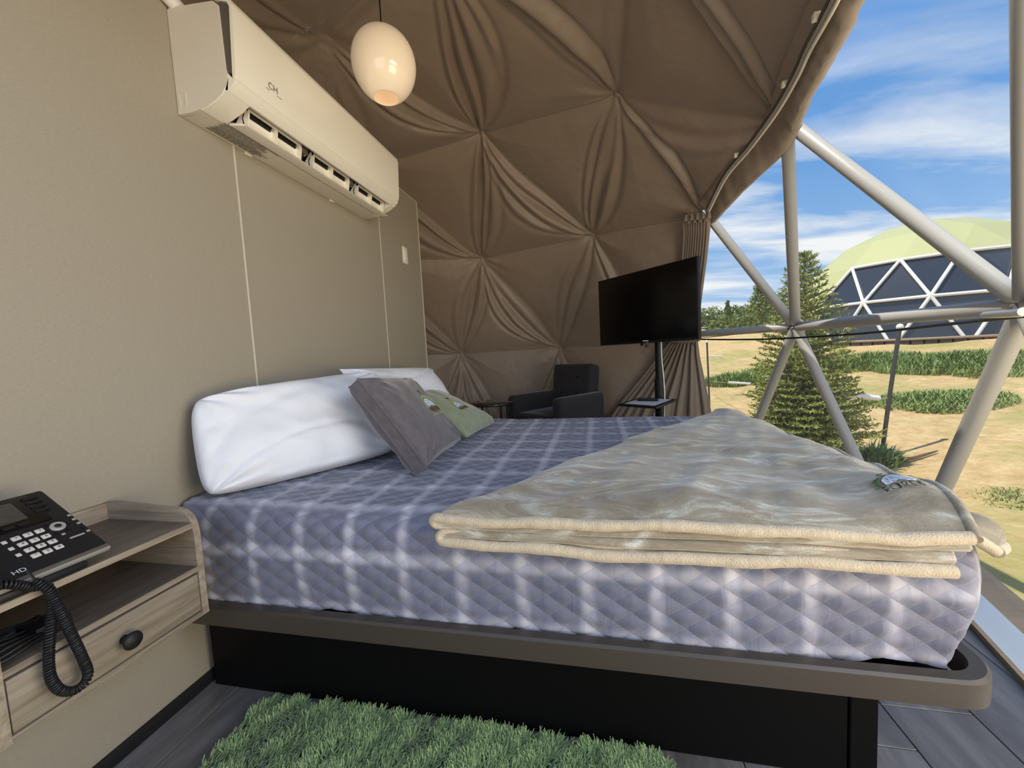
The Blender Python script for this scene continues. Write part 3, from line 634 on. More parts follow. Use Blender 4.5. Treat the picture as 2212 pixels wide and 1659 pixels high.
M['embw'] = pmat('white_thread', (.78, .82, .88), .6); M['embg'] = pmat('green_thread', (.42, .55, .12), .6); M['embb'] = pmat('brown_thread', (.14, .085, .03), .6); M['emby'] = pmat('yellow_thread', (.60, .55, .25), .6); M['embk'] = pmat('black_thread', (.012, .012, .014), .6); M['emblue'] = pmat('blue_thread', (.30, .40, .60), .6); M['embdg'] = pmat('dark_green_thread', (.07, .17, .03), .6)
def emblem(parent, mp_, words, small, dark, domecol, leafcol, soil=True):
    """embroidered dome with leaves, mapped on a surface by mp_(x, y) with x, y in metres on the cloth"""
    def put(name, V, Fc, mat, lift):
        V = np.asarray(V, float); P = mp_(V[:, 0], V[:, 1], lift); raw(name, P, Fc, mat, parent)
    n = 24; V = [(0, .004)]; th = np.linspace(-.25, PI + .25, n); V += [(.024 * math.cos(t), .024 * math.sin(t) + .004) for t in th]
    put('embroidered_dome', V, [(0, i, i + 1) for i in range(1, n)], domecol, .0018)
    lines = []
    for k in range(-2, 3): lines.append(((k * .009, -.001), (k * .005, .026)))
    for k in range(3): lines.append(((-.022 + .003 * k, .003 + .008 * k), (.022 - .003 * k, .003 + .008 * k)))
    V = []; Fc = []
    for a, b in lines:
        d = np.array(b) - np.array(a); L = np.linalg.norm(d); nn = np.array([-d[1], d[0]]) / L * .0006
        for k in range(5):
            p = np.array(a) + d * k / 4; V += [tuple(p - nn), tuple(p + nn)]
            if k: i = len(V); Fc.append((i - 4, i - 3, i - 1, i - 2))
    put('embroidered_lattice', V, Fc, M['emblue'], .0026)
    V = []; Fc = []
    for sgn in (-1, 1):
        for t in np.linspace(-.1, 1.45, 9):
            c0 = np.array([sgn * .034 * math.cos(t), .034 * math.sin(t) + .002]); d = np.array([-sgn * math.sin(t - .5), math.cos(t - .5)]) * .0065; s_ = np.array([d[1], -d[0]]) * .45
            i = len(V); V += [tuple(c0 - d), tuple(c0 + s_), tuple(c0 + d), tuple(c0 - s_)]; Fc.append((i, i + 1, i + 2, i + 3))
    put('embroidered_leaf', V, Fc, leafcol, .002)
    V = []; Fc = []
    for k in range(16):
        x = -.030 + .004 * k; y = -.010 + .004 * math.sin(k * 2.1); i = len(V); V += [(x, y - .004), (x + .0045, y - .005), (x + .0052, y + .005), (x + .0004, y + .004)]; Fc.append((i, i + 1, i + 2, i + 3))
    if soil: put('embroidered_ground', V, Fc, M['embb'], .0019)
    V = [(-.0015, .046), (.0015, .046), (.0015, .060), (-.0015, .060), (-.006, .052), (.006, .052), (.006, .055), (-.006, .055)]; put('embroidered_star', V, [(0, 1, 2, 3), (4, 5, 6, 7)], M['embk'], .002)
    if words:
        V, Fc = textmesh(words); put('embroidered_text', V[:, :2] * small + np.array([0, -.030 if soil else -.022]), Fc, dark, .0035)
def cmap(f, cu, cv, W_, H_, rot=0.0, sc=1.0):
    def g(x, y, lift):
        x_, y_ = x * sc, y * sc; x2 = x_ * math.cos(rot) - y_ * math.sin(rot); y2 = x_ * math.sin(rot) + y_ * math.cos(rot)
        u = cu + x2 / (W_ / 2); v = cv - y2 / (H_ / 2); return f(u, v, 1.0, lift)
    return g
G4 = [(.455, 1.262, .965), (.43, 1.685, .935), (.675, 1.675, .655), (.695, 1.255, .652)]
o, f, ra_, rb_ = cushion('cushion', G4, .055, M['greyvel'], 3, 52, wr=.005, gusset=.045, flat=.38, pinch=.04)
tag(o, 'grey velour box cushion with embroidered dome emblem leaning on the white pillow', 'cushion', 'small embroidered cushions')
pipe_on('piping', ra_, .0035, M['greyvel'], o); pipe_on('piping', rb_, .0035, M['greyvel'], o)
emblem(o, cmap(f, .36, .04, .42, .42, 0, 1.75), 'AT BLACK WOOD', .010, M['emby'], M['embw'], M['embg'])
G5 = [(.40, 1.72, .855), (.395, 2.10, .850), (.74, 2.105, .668), (.715, 1.70, .672)]
o, f, ra_, rb_ = cushion('cushion', G5, .06, M['greenvel'], 8, 48, wr=.006, flat=.42, pinch=.06)
tag(o, 'sage green velour cushion with embroidered dome emblem beyond the grey one', 'cushion', 'small embroidered cushions')
emblem(o, cmap(f, -.12, .24, .4, .4, 0, 1.6), '', .01, M['embb'], M['embw'], M['embg'])

# ------------------------------------------------------------------ folded throw blanket
bk = empty('throw_blanket', (0, 0, 0), label='beige fleece throw folded in layers across the foot of the bed', cat='blanket')
def edge_xy(a, b, v, bow=0.0):
    a = np.array(a); b = np.array(b); return a[None] * (1 - v)[:, None] + b[None] * v[:, None]
def ply(name, zA, left0, left1, uturn, gap, mat, seed, xr0=2.10, xr1=2.07, near=.885, th=.017):
    """one folded ply pair: a sheet that runs in from the foot, turns back at its left end and runs out again below"""
    nv_ = 90; v = np.linspace(0, 1, nv_)
    ns = 220; V = np.zeros((ns * 2 + 10, nv_, 3))
    yN = near + 0 * v; yF = 2.44
    for j, vj in enumerate(v):
        xl = left0 + (left1 - left0) * vj ** .92 + .012 * math.sin(vj * 9 + seed); xr = xr0 + (xr1 - xr0) * (1 - (1 - vj) ** 5)
        y = near + (2.43 - near) * vj
        s1 = np.linspace(1, 0, ns); x1 = xl + (xr - xl) * s1
        arc = np.linspace(PI / 2, 3 * PI / 2, 12)[1:-1]; g = gap / 2
        xa = xl + g * np.cos(arc) * 1.3; za = -g + g * np.sin(arc)
        x2 = xl + (xr - xl) * s1[::-1] * (1.0)
        X = np.concatenate([x1, xa, x2]); Z = np.concatenate([0 * x1, za, 0 * x2 - gap]); Y = np.full_like(X, y)
        V[:, j] = np.stack([X, Y, Z + zA], -1)
    X, Y = V[..., 0], V[..., 1]; P0 = V.copy()
    P0[..., 2] = 0
    w_ = .008 * vnoise(P0, 4.2, seed, 2) + .0035 * vnoise(P0, 15, seed + 3, 2)
    damp = sstep(Y, near, near + .12)
    V[..., 2] += w_ * (.35 + .9 * damp) + .010 * np.exp(-((Y - 1.55 + .5 * (X - 1.6)) / .06) ** 2) * damp
    # falls over the near side and over the foot of the bed
    ne = np.clip((.975 - Y) / .09, 0, 1); V[..., 2] -= .028 * ne ** 2
    fo = np.clip(X - 1.98, 0, None); V[..., 2] += .036 * np.exp(-((X - 1.99) / .10) ** 2 - ((Y - 1.04) / .09) ** 2) * (1 if name[0] == 't' else .3); V[..., 2] -= fo ** 2 * 2.6
    return gridmesh(name, V, mat, bk), V
def hems(V, mat, which):
    """thick sewn hem along the near edge of a ply pair: the outer ply stands proud, the inner one is set back"""
    e = V[:, 0].copy(); n = len(e); q = np.linspace(0, 1, n)
    big, small = .0128, .0080
    r = big + (small - big) * sstep(q, .47, .55) if which == 'top_fold' else small + (big - small) * sstep(q, .45, .53)
    e[:, 1] += .002 + (big - r) * 2.2; e[:, 2] += .0035 * np.sin(e[:, 0] * 8 + (3 if which == 'top_fold' else 0)) + .002 * np.sin(e[:, 0] * 23)
    r = r * (1 + .02 * np.sin(e[:, 0] * 150 + 2 * np.sin(e[:, 0] * 31)) + .05 * np.sin(e[:, 0] * 43 + 2) + .05 * np.sin(e[:, 0] * 17))
    tube('hem', e, r, mat, bk, 14)
Vlay = {}
for nm, zA, l0, l1, gap, sd, xr, near in (('top_fold', .668, .895, 1.97, .021, 1, 1.985, .890), ('lower_fold', .632, .925, 1.93, .021, 6, 1.955, .882)):
    o, V = ply(nm, zA, l0, l1, None, gap, M['fleece'], sd, xr, 2.10, near); Vlay[nm] = V
    sm = o.modifiers.new('s', 'SOLIDIFY'); sm.thickness = .011; sm.offset = 0
    hems(V, M['hem'], nm)
# right-hand hem rolls and the corner that hangs past the foot of the bed
V = Vlay['top_fold']
re = V[0, :60]; tube('hem', re + np.array([.004, 0, 0]), .012, M['fleece'], bk, 10)
tl = []
tp = np.array([at(2085, 1128, 1, .98), at(2110, 1118, 1, .96), at(2150, 1140, 1, .94), at(2168, 1185, 1, .93)])
cornerA = spline([at(2070, 1110, 1, 1.02), at(2120, 1120, 1, 1.0), at(2150, 1142, 1, .98), at(2163, 1180, 1, .965)], 24)
cornerB = spline([at(2070, 1150, 1, .93), at(2100, 1160, 1, .93), at(2130, 1178, 1, .93), at(2152, 1192, 1, .93)], 24)
t = np.linspace(0, 1, 12)[None, :, None]; G = cornerA[:, None] * (1 - t) + cornerB[:, None] * t
o = gridmesh('hanging_corner', G, M['fleece'], bk); sm = o.modifiers.new('s', 'SOLIDIFY'); sm.thickness = .018; sm.offset = 0
tube('hem', spline([cornerA[-1] + [0, .03, .01], cornerA[-1], (cornerA[-1] + cornerB[-1]) / 2, cornerB[-1]], 24), .0125, M['hem'], bk, 10)
tube('hem', cornerB, .0115, M['hem'], bk, 10)
tube('hem', spline([cornerA[-6] + [0, .03, .01], cornerA[-6], (cornerA[-6] + cornerB[-6]) / 2, cornerB[-5]], 24), .010, M['fleece'], bk, 10)
Vt = Vlay['top_fold']
def blk(x, y, lift, cx=1.962, cy=1.035, sc=1.25, rot=.05):
    x_, y_ = x * sc, y * sc; X = cx + x_ * math.cos(rot) - y_ * math.sin(rot); Y = cy + x_ * math.sin(rot) + y_ * math.cos(rot)
    top = Vt[:220].reshape(-1, 3); out = []
    for a, b in zip(np.ravel(X), np.ravel(Y)):
        k = np.argmin((top[:, 0] - a) ** 2 + (top[:, 1] - b) ** 2); out.append((a, b, top[k, 2] + .0085 + lift))
    return np.array(out)
emblem(bk, blk, 'FOREST', .022, M['embk'], M['embw'], M['embdg'], False)

# ------------------------------------------------------------------ air conditioner
ac = empty('air_conditioner', (0, 1.64, 1.87), label='cream wall-mounted split air conditioner with its outlet vane open', cat='air conditioner')
def acp(o): o.location = -Vector(ac.location); return o
Y0, Y1 = 1.113, 2.174
prof = [(0.002, 1.868), (0.002, 2.186), (.012, 2.192), (.175, 2.176), (.195, 2.160), (.205, 1.955), (.198, 1.925), (.183, 1.905), (.120, 1.874), (.06, 1.867)]
def extr(name, prof, y0, y1, mat, parent, smooth=35, caps=True):
    n = len(prof); V = [(x, y0, z) for x, z in prof] + [(x, y1, z) for x, z in prof]; Fc = [(i, (i + 1) % n, n + (i + 1) % n, n + i) for i in range(n)]
    if caps: Fc += [tuple(range(n))[::-1], tuple(range(n, 2 * n))]
    bm = bmesh.new(); vs = [bm.verts.new(v) for v in V]
    for f_ in Fc: bm.faces.new([vs[i] for i in f_])
    return bmo(name, bm, mat, parent, smooth)
# housing in pieces so that the outlet is a real opening
back_b = [(0.002, 1.868), (0.002, 2.186), (.012, 2.192), (.175, 2.176), (.195, 2.162), (.198, 1.97), (.150, 1.965), (.095, 1.925), (.093, 1.872), (.06, 1.867)]
acp(extr('housing', back_b, Y0 + .012, Y1 - .012, M['acside'], ac))
cap = [(0.002, 1.868), (0.002, 2.186), (.012, 2.192), (.178, 2.176), (.196, 2.160), (.200, 1.972), (.205, 1.948), (.196, 1.925), (.178, 1.903), (.150, 1.888), (.115, 1.875), (.06, 1.867)]
acp(extr('end_cap', cap, Y0, Y0 + .014, M['acside'], ac)); acp(extr('end_cap', cap, Y1 - .014, Y1, M['acside'], ac))
acp(extr('dark_band', [(.190, 1.965), (.190, 2.168), (.200, 2.172), (.234, 2.150), (.226, 1.957)], Y0 + .004, Y1 - .004, M['acdark'], ac))
acp(extr('front_panel', [(.220, 1.940), (.233, 2.150), (.226, 2.165), (.180, 2.180), (.182, 2.190), (.225, 2.182), (.238, 2.170), (.243, 2.150), (.234, 1.965), (.228, 1.942)], Y0 + .002, Y1 - .002, M['whitep'], ac))
acp(extr('lower_lip', [(.195, 1.925), (.205, 1.957), (.222, 1.942), (.226, 1.935), (.216, 1.922), (.198, 1.909), (.190, 1.912)], Y0 + .002, Y1 - .002, M['acwhite'], ac))
for a, b in ((Y0 + .002, Y0 + .085), (Y1 - .045, Y1 - .002)):
    acp(extr('outlet_cheek', [(.085, 1.9), (.16, 1.96), (.205, 1.945), (.198, 1.910), (.168, 1.892), (.120, 1.874), (.09, 1.869)], a, b, M['acwhite'], ac))
acp(extr('outlet_cavity', [(.094, 1.885), (.094, 1.93), (.15, 1.964), (.196, 1.962), (.196, 1.958), (.152, 1.958), (.098, 1.925)], Y0 + .08, Y1 - .04, M['acdark'], ac))
acp(extr('inner_lip', [(.185, 1.912), (.190, 1.935), (.194, 1.935), (.192, 1.910)], Y0 + .085, Y1 - .045, M['acside'], ac))
# the vane: a thin blade with three raised boxes, each with slots
vp = acp(extr('vane', [(.098, 1.872), (.102, 1.868), (.160, 1.858), (.166, 1.860), (.160, 1.864), (.102, 1.877)], Y0 + .095, Y1 - .02, M['acwhite'], ac))
for a, b in ((1.222, 1.475), (1.545, 1.795), (1.865, 2.115)):
    acp(extr('vane_guide', [(.158, 1.917), (.160, 1.931), (.167, 1.931), (.167, 1.914)], a, b, M['acwhite'], ac))
    acp(extr('vane_scoop', [(.162, 1.862), (.146, 1.876), (.143, 1.892), (.150, 1.907), (.146, 1.909), (.139, 1.893), (.141, 1.874), (.156, 1.860)], a, b, M['acwhite'], ac))
    for y in (a, (a + b) / 2 - .002, b - .004):
        acp(extr('vane_rib', [(.104, 1.872), (.148, 1.925), (.160, 1.932), (.167, 1.931), (.168, 1.905), (.160, 1.862)], y, y + .004, M['acwhite'], ac))
    for k in range(2):
        h_ = (b - a) / 2; acp(extr('slot', [(.148, 1.902), (.148, 1.926), (.151, 1.926), (.151, 1.904)], a + h_ * k + .010, a + h_ * (k + 1) - .014, M['black'], ac))
for y in (1.505, 1.825):
    acp(boxo('hinge_bracket', (.12, y - .022, 1.90), (.165, y + .012, 1.955), M['acdark'], ac, .004)); o = acp(boxo('hinge_pin', (.150, y - .006, 1.894), (.158, y + .004, 1.902), M['steel'], ac, .002))
def ac_text(s, size, y, z, sh=0.0):
    V, Fc = textmesh(s); P = np.stack([np.interp(z + V[:, 1] * size, [1.965, 2.150], [.2345, .2435]) + .0006, y + V[:, 0] * size, z + V[:, 1] * size], -1); return P, Fc
V, Fc = ac_text('CH', .030, Y0 + .152, 1.991); acp(raw('logo', V, Fc, M['acdark'], ac))
for a, b in ((.122, .138), (.168, .190)): acp(boxo('logo_bar', (.2345, Y0 + a, 1.984), (.2359, Y0 + b, 1.9855), M['acdark'], ac))
parts = []
for k in range(13):
    x = .020 + k * .0062; y = Y0 + .075 + .004 * (k % 3)
    while y < Y0 + .275 - .012 * (k % 4):
        l = random.uniform(.015, .06); z = np.interp(x, [0, .06, .093], [1.8665, 1.8645, 1.869]); parts.append((np.array([(x, y, z), (x, y + l, z), (x + .003, y + l, z + .0002), (x + .003, y, z + .0002)]), [(0, 1, 2, 3)])); y += l + .003
V, Fc = merge(parts); acp(raw('warning_print', V - [0, 0, .0012], Fc, M['acdark'], ac))
for y in (1.36, 1.86): acp(boxo('bottom_tab', (.0, y, 1.858), (.010, y + .03, 1.868), M['acside'], ac, .002))
acp(extr('cap_emboss', [(.012, 1.888), (.012, 1.935), (.036, 1.935), (.040, 1.93), (.040, 1.888), (.036, 1.888), (.036, 1.929), (.016, 1.929), (.016, 1.888)], Y0 - .0015, Y0 + .001, M['acside'], ac))
pipe = tube('pipe_sleeve', spline([(.03, 1.16, 2.19), (.02, 1.09, 2.22), (.01, .98, 2.26), (-.06, .85, 2.33)], 20), .022, M['whitecable'], None, 12); tag(pipe, 'white wrapped pipe leaving the top of the air conditioner over the wall', 'pipe')
# wall switch
sw = empty('light_switch', (0, 2.67, 1.77), label='small cream light switch on the tan wall', cat='switch')
o = boxo('plate', (0, -.035, -.058), (.008, .035, .058), M['whitep'], sw, .003); o = boxo('rocker', (.006, -.020, -.035), (.012, .020, .035), M['acwhite'], sw, .002)

# ------------------------------------------------------------------ pendant lamp
lc = atd(830, 143, 1.78)
lp = empty('pendant_lamp', tuple(lc), label='egg-shaped opal pendant lamp hanging on a black cord', cat='lamp')
prof = []; H_, W2 = .150, .143
for t in np.linspace(0.02, PI - .42, 40):
    z = H_ * math.cos(t); r = W2 * math.sin(t) * (1 + .05 * math.cos(t + .6)); prof.append((r, z))
r0, z0 = prof[-1]; prof += [(r0 - .004, z0 + .001)] + [(r * .965, z + .002) for r, z in prof[::-1]]
lathe('glass_shade', prof, M['opal'], lp, n=64)
tube('cord', [(0, 0, H_ - .005), (0, 0, .4), (0, 0, .93)], .0032, M['black'], lp, 8)
tube('lamp_holder', [(0, 0, H_ - .07), (0, 0, H_ + .004)], .018, M['black'], lp, 14)

# ------------------------------------------------------------------ bedside shelf unit
ns = empty('bedside_cabinet', (.145, .6, .41), label='wall-hung bedside unit in grey ash laminate with open shelf and drawer', cat='nightstand')
def nsp(o): o.location = -Vector(ns.location); return o
YA, YB = .425, .80
def gable(y0, y1):
    pr = [(.001, .412), (.001, .699), (.02, .702), (.235, .690), (.262, .684), (.280, .670), (.288, .650), (.291, .62), (.291, .412)]
    return extr('side_panel', pr, y0, y1, M['oakx'], ns)
nsp(gable(YB - .0165, YB)); nsp(gable(YA, YA + .0165))
nsp(boxo('back_panel', (.001, YA + .016, .412), (.014, YB - .016, .699), M['oak'], ns, .001))
nsp(boxo('top_shelf', (.014, YA + .0165, .644), (.2895, YB - .0165, .657), M['oakd'], ns, .0005)); nsp(boxo('shelf_edging', (.2895, YA + .0165, .644), (.2915, YB - .0165, .657), M['oak'], ns))
nsp(boxo('lower_shelf', (.014, YA + .0165, .530), (.2895, YB - .0165, .543), M['oakd'], ns, .0005)); nsp(boxo('shelf_edging', (.2895, YA + .0165, .530), (.2915, YB - .0165, .543), M['oak'], ns))
nsp(boxo('bottom_panel', (.014, YA + .0165, .412), (.2915, YB - .0165, .425), M['oak'], ns, .001))
dr = nsp(boxo('drawer', (.272, YA + .019, .428), (.290, YB - .0185, .5235), M['oak'], ns, .001)); nsp(boxo('drawer_gap', (.26, YA + .0165, .425), (.268, YB - .0165, .530), M['black'], ns))
kn = lathe('knob', [(0, .001), (.009, .001), (.008, .010), (.0065, .016), (.010, .019), (.0165, .021), (.0185, .025), (.017, .029), (.010, .032), (0, .0335)], M['black'], dr, n=32)
kn.rotation_euler = (0, PI / 2, 0); kn.location = (.289, .615, .473)

# ------------------------------------------------------------------ desk phone
tl_ = math.radians(33)
ph = empty('desk_phone', (.289, .528, .6575), label='black desk phone with screen and white keys on the bedside shelf', cat='telephone')
ph.rotation_euler = (0, 0, PI / 2 + .06)          # local x runs along the front lip, local -y... towards the user; y goes back
# local frame: x = along the front (towards the bed), y = towards the wall, z up
ph.rotation_euler = (0, 0, PI / 2 + .0)
def fpt(x, y, z=0.0):        # point on the sloping face: y measured up the slope, z above it
    return (x, .006 + y * math.cos(tl_) - z * math.sin(tl_), .030 + y * math.sin(tl_) + z * math.cos(tl_))
def fslab(name, x0, x1, y0, y1, z0, z1, mat, parent=ph, bev=.002):
    Mx = Matrix.Translation((0, .006, .030)) @ Matrix.Rotation(tl_, 4, 'X'); return boxo(name, (x0, y0, z0), (x1, y1, z1), mat, parent, bev, 2, Mx)
XR = .087; XL = -.110
fslab('body', XL, XR, -.004, .205, -.020, 0.0, M['black'], bev=.006)
fslab('front_lip', XL, XR, -.007, .010, -.018, -.0005, M['acdark'], bev=.005)
M['silver'] = pmat('silver_plastic', (.42, .40, .38), .35, metal=.3)
fslab('silver_edge', XL, XR, -.009, -.004, -.014, -.003, M['silver'], bev=.002)
fslab('bezel', XL + .008, XR - .030, .112, .198, 0, .0015, M['screen'], bev=.001)
M['lcd'] = pmat('lcd_screen', (.055, .05, .045), .15)
fslab('screen', -.050, .030, .132, .186, .0012, .0025, M['lcd'], bev=.001)
M['key'] = pmat('white_keys', (.62, .58, .53), .45)
for r_ in range(4):
    for c_ in range(3):
        x = -.008 + c_ * .0165; y = .090 - r_ * .0185; k = fslab('key', x - .0063, x + .0063, y - .0052, y + .0052, 0, .0032, M['key'], bev=.0015)
        s_ = '123456789*0#'[r_ * 3 + c_]; V, Fc = textmesh(s_); P = np.array([fpt(x + a * .0075, y - .0026 + b * .0075, .0036) for a, b, _ in V]); o = raw('digit', P, Fc, M['black'], k)
for k, y in enumerate((.090, .070, .050)): fslab('side_key', -.027, -.020, y - .004, y + .004, 0, .002, M['key'], bev=.001)
Mx = Matrix.Translation((0, .006, .030)) @ Matrix.Rotation(tl_, 4, 'X')
nv_ = lathe('navigation_ring', [(.0050, .001), (.0050, .003), (.006, .004), (.0108, .004), (.0118, .003), (.0118, 0)], M['silver'], ph, n=28); nv_.matrix_local = Mx @ Matrix.Translation((.051, .087, 0))
nb_ = lathe('ok_key', [(0, .0045), (.0045, .0045), (.005, .001)], M['black'], ph, n=18); nb_.matrix_local = Mx @ Matrix.Translation((.051, .087, 0))
for (dx, dy) in ((-.017, 0), (.017, 0), (-.009, .015), (.009, .015), (-.009, -.015), (.010, -.015)): fslab('round_key', .051 + dx - .0030, .051 + dx + .0030, .087 + dy - .003, .087 + dy + .003, 0, .003, M['black'], bev=.0015)
for k in range(5): fslab('side_key', .0765, .0825, .104 - k * .0145, .1090 - k * .0145, 0, .0025, M['silver'] if k != 3 else M['black'], bev=.001)
fslab('mute_key', .044, .050, .060, .065, 0, .002, M['silver'], bev=.001)
fslab('volume_bar', .048, .072, .044, .048, 0, .0022, M['silver'], bev=.001)
for k in range(4): fslab('line_key', -.055 + k * .0215, -.038 + k * .0215, .117, .123, .001, .0035, M['black'], bev=.001)
for k in range(4): fslab('memory_key', .046, .070, .140 + k * .014, .148 + k * .014, 0, .003, M['black'], bev=.001)
V, Fc = textmesh('HD'); raw('hd_print', np.array([fpt(-.040 + a * .013, .010 + b * .013, .0006) for a, b, _ in V]), Fc, M['paper'], ph)
# handset cradle block and handset, mostly outside the frame on the left
hs = empty('telephone_handset', (0, 0, 0), label='black telephone handset lying on the left of the desk phone', cat='handset'); hs.matrix_world = Matrix.Translation(ph.location) @ Matrix.Rotation(PI / 2, 4, 'Z')
pts = [fpt(-.092, y, z) for y, z in ((-.012, .010), (.02, .016), (.06, .030), (.12, .034), (.17, .024), (.20, .012))]
tube('grip', spline(pts, 24), np.interp(np.linspace(0, 1, 24), [0, .12, .3, .7, .88, 1], [.017, .021, .014, .014, .021, .018]), M['black'], hs, 14)
fslab('mouthpiece', -.114, -.072, -.014, .026, .002, .018, M['black'], hs, .007)
# foot that props the phone
bm = bmesh.new(); bx(bm, (XL + .01, .05, 0.0), (XR - .03, .165, .012), .004); bx(bm, (XL + .02, .12, 0.0), (XR - .04, .14, .09), .004); bx(bm, (XL + .02, .0, 0.0), (XR - .04, .06, .014), .004); bmo('stand_foot', bm, M['black'], ph, 30)
# coiled cord: local path in world coordinates
cp = spline([at(58, 1232, 0, .305), at(72, 1248, 0, .315), at(92, 1264, 0, .322), at(112, 1282, 0, .326), at(135, 1330, 0, .326), at(160, 1382, 0, .324), at(180, 1425, 0, .322), at(190, 1455, 0, .320), at(178, 1480, 0, .320), at(152, 1494, 0, .320), at(126, 1488, 0, .320), at(109, 1462, 0, .320),
             at(105, 1420, 0, .318), at(109, 1360, 0, .316), at(113, 1310, 0, .314), at(108, 1280, 0, .312), at(98, 1266, 0, .312), at(66, 1268, 0, .30), at(20, 1262, 0, .298), at(-30, 1270, 0, .29)], 1500)
seg = np.linalg.norm(np.diff(cp, axis=0), axis=1); sl = np.concatenate([[0], np.cumsum(seg)]); T, A_, B_ = frames(cp)
coil = sstep(sl, .018, .03); rr = .0062 * coil; ang = np.cumsum(np.concatenate([[0], seg]) * (2 * PI / .0046)) * 1.0
s2 = np.linspace(0, sl[-1], 3200); I = lambda a: np.stack([np.interp(s2, sl, a[:, k]) for k in range(3)], -1)
ang2 = s2 * 2 * PI / .0050; r2_ = np.interp(s2, sl, rr); pts = I(cp) + r2_[:, None] * (I(A_) * np.cos(ang2)[:, None] + I(B_) * np.sin(ang2)[:, None])
tc_ = tube('coiled_cord', pts, .0021, M['black'], None, 6); tag(tc_, 'black coiled telephone cord looping down in front of the drawer', 'cord')
# cable bundle on the lower shelf
cbn = empty('cable_bundle', (0, 0, 0), label='coiled black cables lying on the lower shelf under the phone', cat='cable')
for k in range(5):
    c0 = np.array([.235 - .006 * k, .475 + .004 * k, .549 + .004 * k]); t = np.linspace(0, 2 * PI, 60); a, b = .045 + .004 * k, .062 - .004 * k; ro = .3 * k
    x = a * np.cos(t); y = b * np.sin(t); tube('cable_loop', np.stack([c0[0] + x * math.cos(ro) * .8 - y * math.sin(ro) * .2, c0[1] + y, c0[2] + .004 * np.sin(3 * t + k) + .004], -1), .0028, M['black'], cbn, 6)
ad = boxo('power_adapter', (.20, .505, .5435), (.255, .560, .570), M['black'], None, .005); tag(ad, 'small black power adapter on the lower shelf beside the cables', 'adapter')

# ------------------------------------------------------------------ television on its stand
tR, tL = np.array([1.985, 2.92]), np.array([1.339, 3.624]); dvec = (tR - tL); TW = np.linalg.norm(dvec); ang = math.atan2(dvec[1], dvec[0]); tc2 = (tR + tL) / 2
tv = empty('television', (tc2[0], tc2[1], 1.348), ang, 'black flat-screen television turned towards the bed on a pole stand', 'television')
boxo('casing', (-TW / 2, 0, -.280), (TW / 2, .035, .280), M['black'], tv, .006); boxo('screen', (-TW / 2 + .008, -.002, -.262), (TW / 2 - .008, .002, .272), M['screen'], tv, .001)
boxo('rear_bulge', (-.30, .03, -.26), (.30, .07, .05), M['black'], tv, .015)
ir = boxo('sensor', (-.03, .004, -.300), (-.005, .012, -.278), M['black'], tv, .003)
stn = empty('television_stand', (1.735, 3.235, 0), ang, 'black pole stand carrying the television and a small shelf', 'stand')
tube('pole', [(0, .06, .02), (0, .06, 1.12)], .030, M['black'], stn, 20); tube('lower_sleeve', [(0, .06, .02), (0, .06, .78)], .038, M['black'], stn, 20)
boxo('mount_bracket', (-.16, .045, 1.09), (.16, .075, 1.30), M['black'], stn, .004); boxo('cross_arm', (-.06, .02, 1.07), (.06, .10, 1.11), M['black'], stn, .004)
for s_ in (-1, 1): tube('foot', [(0, .06, .02), (s_ * .32, .25, .018)], .02, M['black'], stn, 10); tube('foot', [(0, .06, .02), (s_ * .32, -.13, .018)], .02, M['black'], stn, 10)
shp = [at(1335, 873, 2, .632), at(1384, 858, 2, .632), at(1464, 862, 2, .632), at(1418, 879, 2, .632)]
shc = np.mean(shp, axis=0)
V = [tuple(p) for p in shp] + [(p[0], p[1], p[2] - .014) for p in shp]
o = raw('stand_shelf', np.array(V) , [(0, 1, 2, 3), (7, 6, 5, 4), (0, 4, 5, 1), (1, 5, 6, 2), (2, 6, 7, 3), (3, 7, 4, 0)], M['black'], None); o.parent = stn; o.matrix_parent_inverse = (Matrix.Translation(stn.location) @ Matrix.Rotation(ang, 4, 'Z')).inverted()
pp = [shc + (p - shc) * .78 for p in shp]; V = [(p[0], p[1], .634) for p in pp] + [(p[0], p[1], .6325) for p in pp]
o = raw('paper_sheet', V, [(0, 1, 2, 3), (7, 6, 5, 4), (0, 4, 5, 1), (1, 5, 6, 2), (2, 6, 7, 3), (3, 7, 4, 0)], M['paper']); tag(o, 'white paper sheet lying on the small stand shelf', 'paper')
rm = empty('remote_control', (shc[0] + .0, shc[1] + .02, .6345), -.35, 'black remote control lying on the white sheet', 'remote control')
boxo('remote_body', (-.075, -.02, 0), (.075, .02, .018), M['black'], rm, .006)
for i in range(5):
    for j in range(2): boxo('button', (-.06 + i * .022, -.012 + j * .014, .017), (-.05 + i * .022, -.004 + j * .014, .0195), M['acdark'], rm, .001)
wc = tube('power_cable', spline([atd(1428, 735, 3.0), atd(1430, 780, 3.0), atd(1434, 820, 3.0), atd(1436, 860, 3.02), atd(1435, 900, 3.05), atd(1430, 990, 3.1)], 30), .0045, M['whitecable'], None, 6); tag(wc, 'white power cable hanging down beside the black pole', 'cable')
dg = empty('dangling_plug', tuple(atd(1397, 742, 3.05)), label='small black plug hanging under the television', cat='plug'); boxo('plug_body', (-.012, -.01, -.03), (.012, .01, .02), M['black'], dg, .003); boxo('plug_label', (-.03, -.006, .018), (.012, .006, .024), M['paper'], dg, .002)

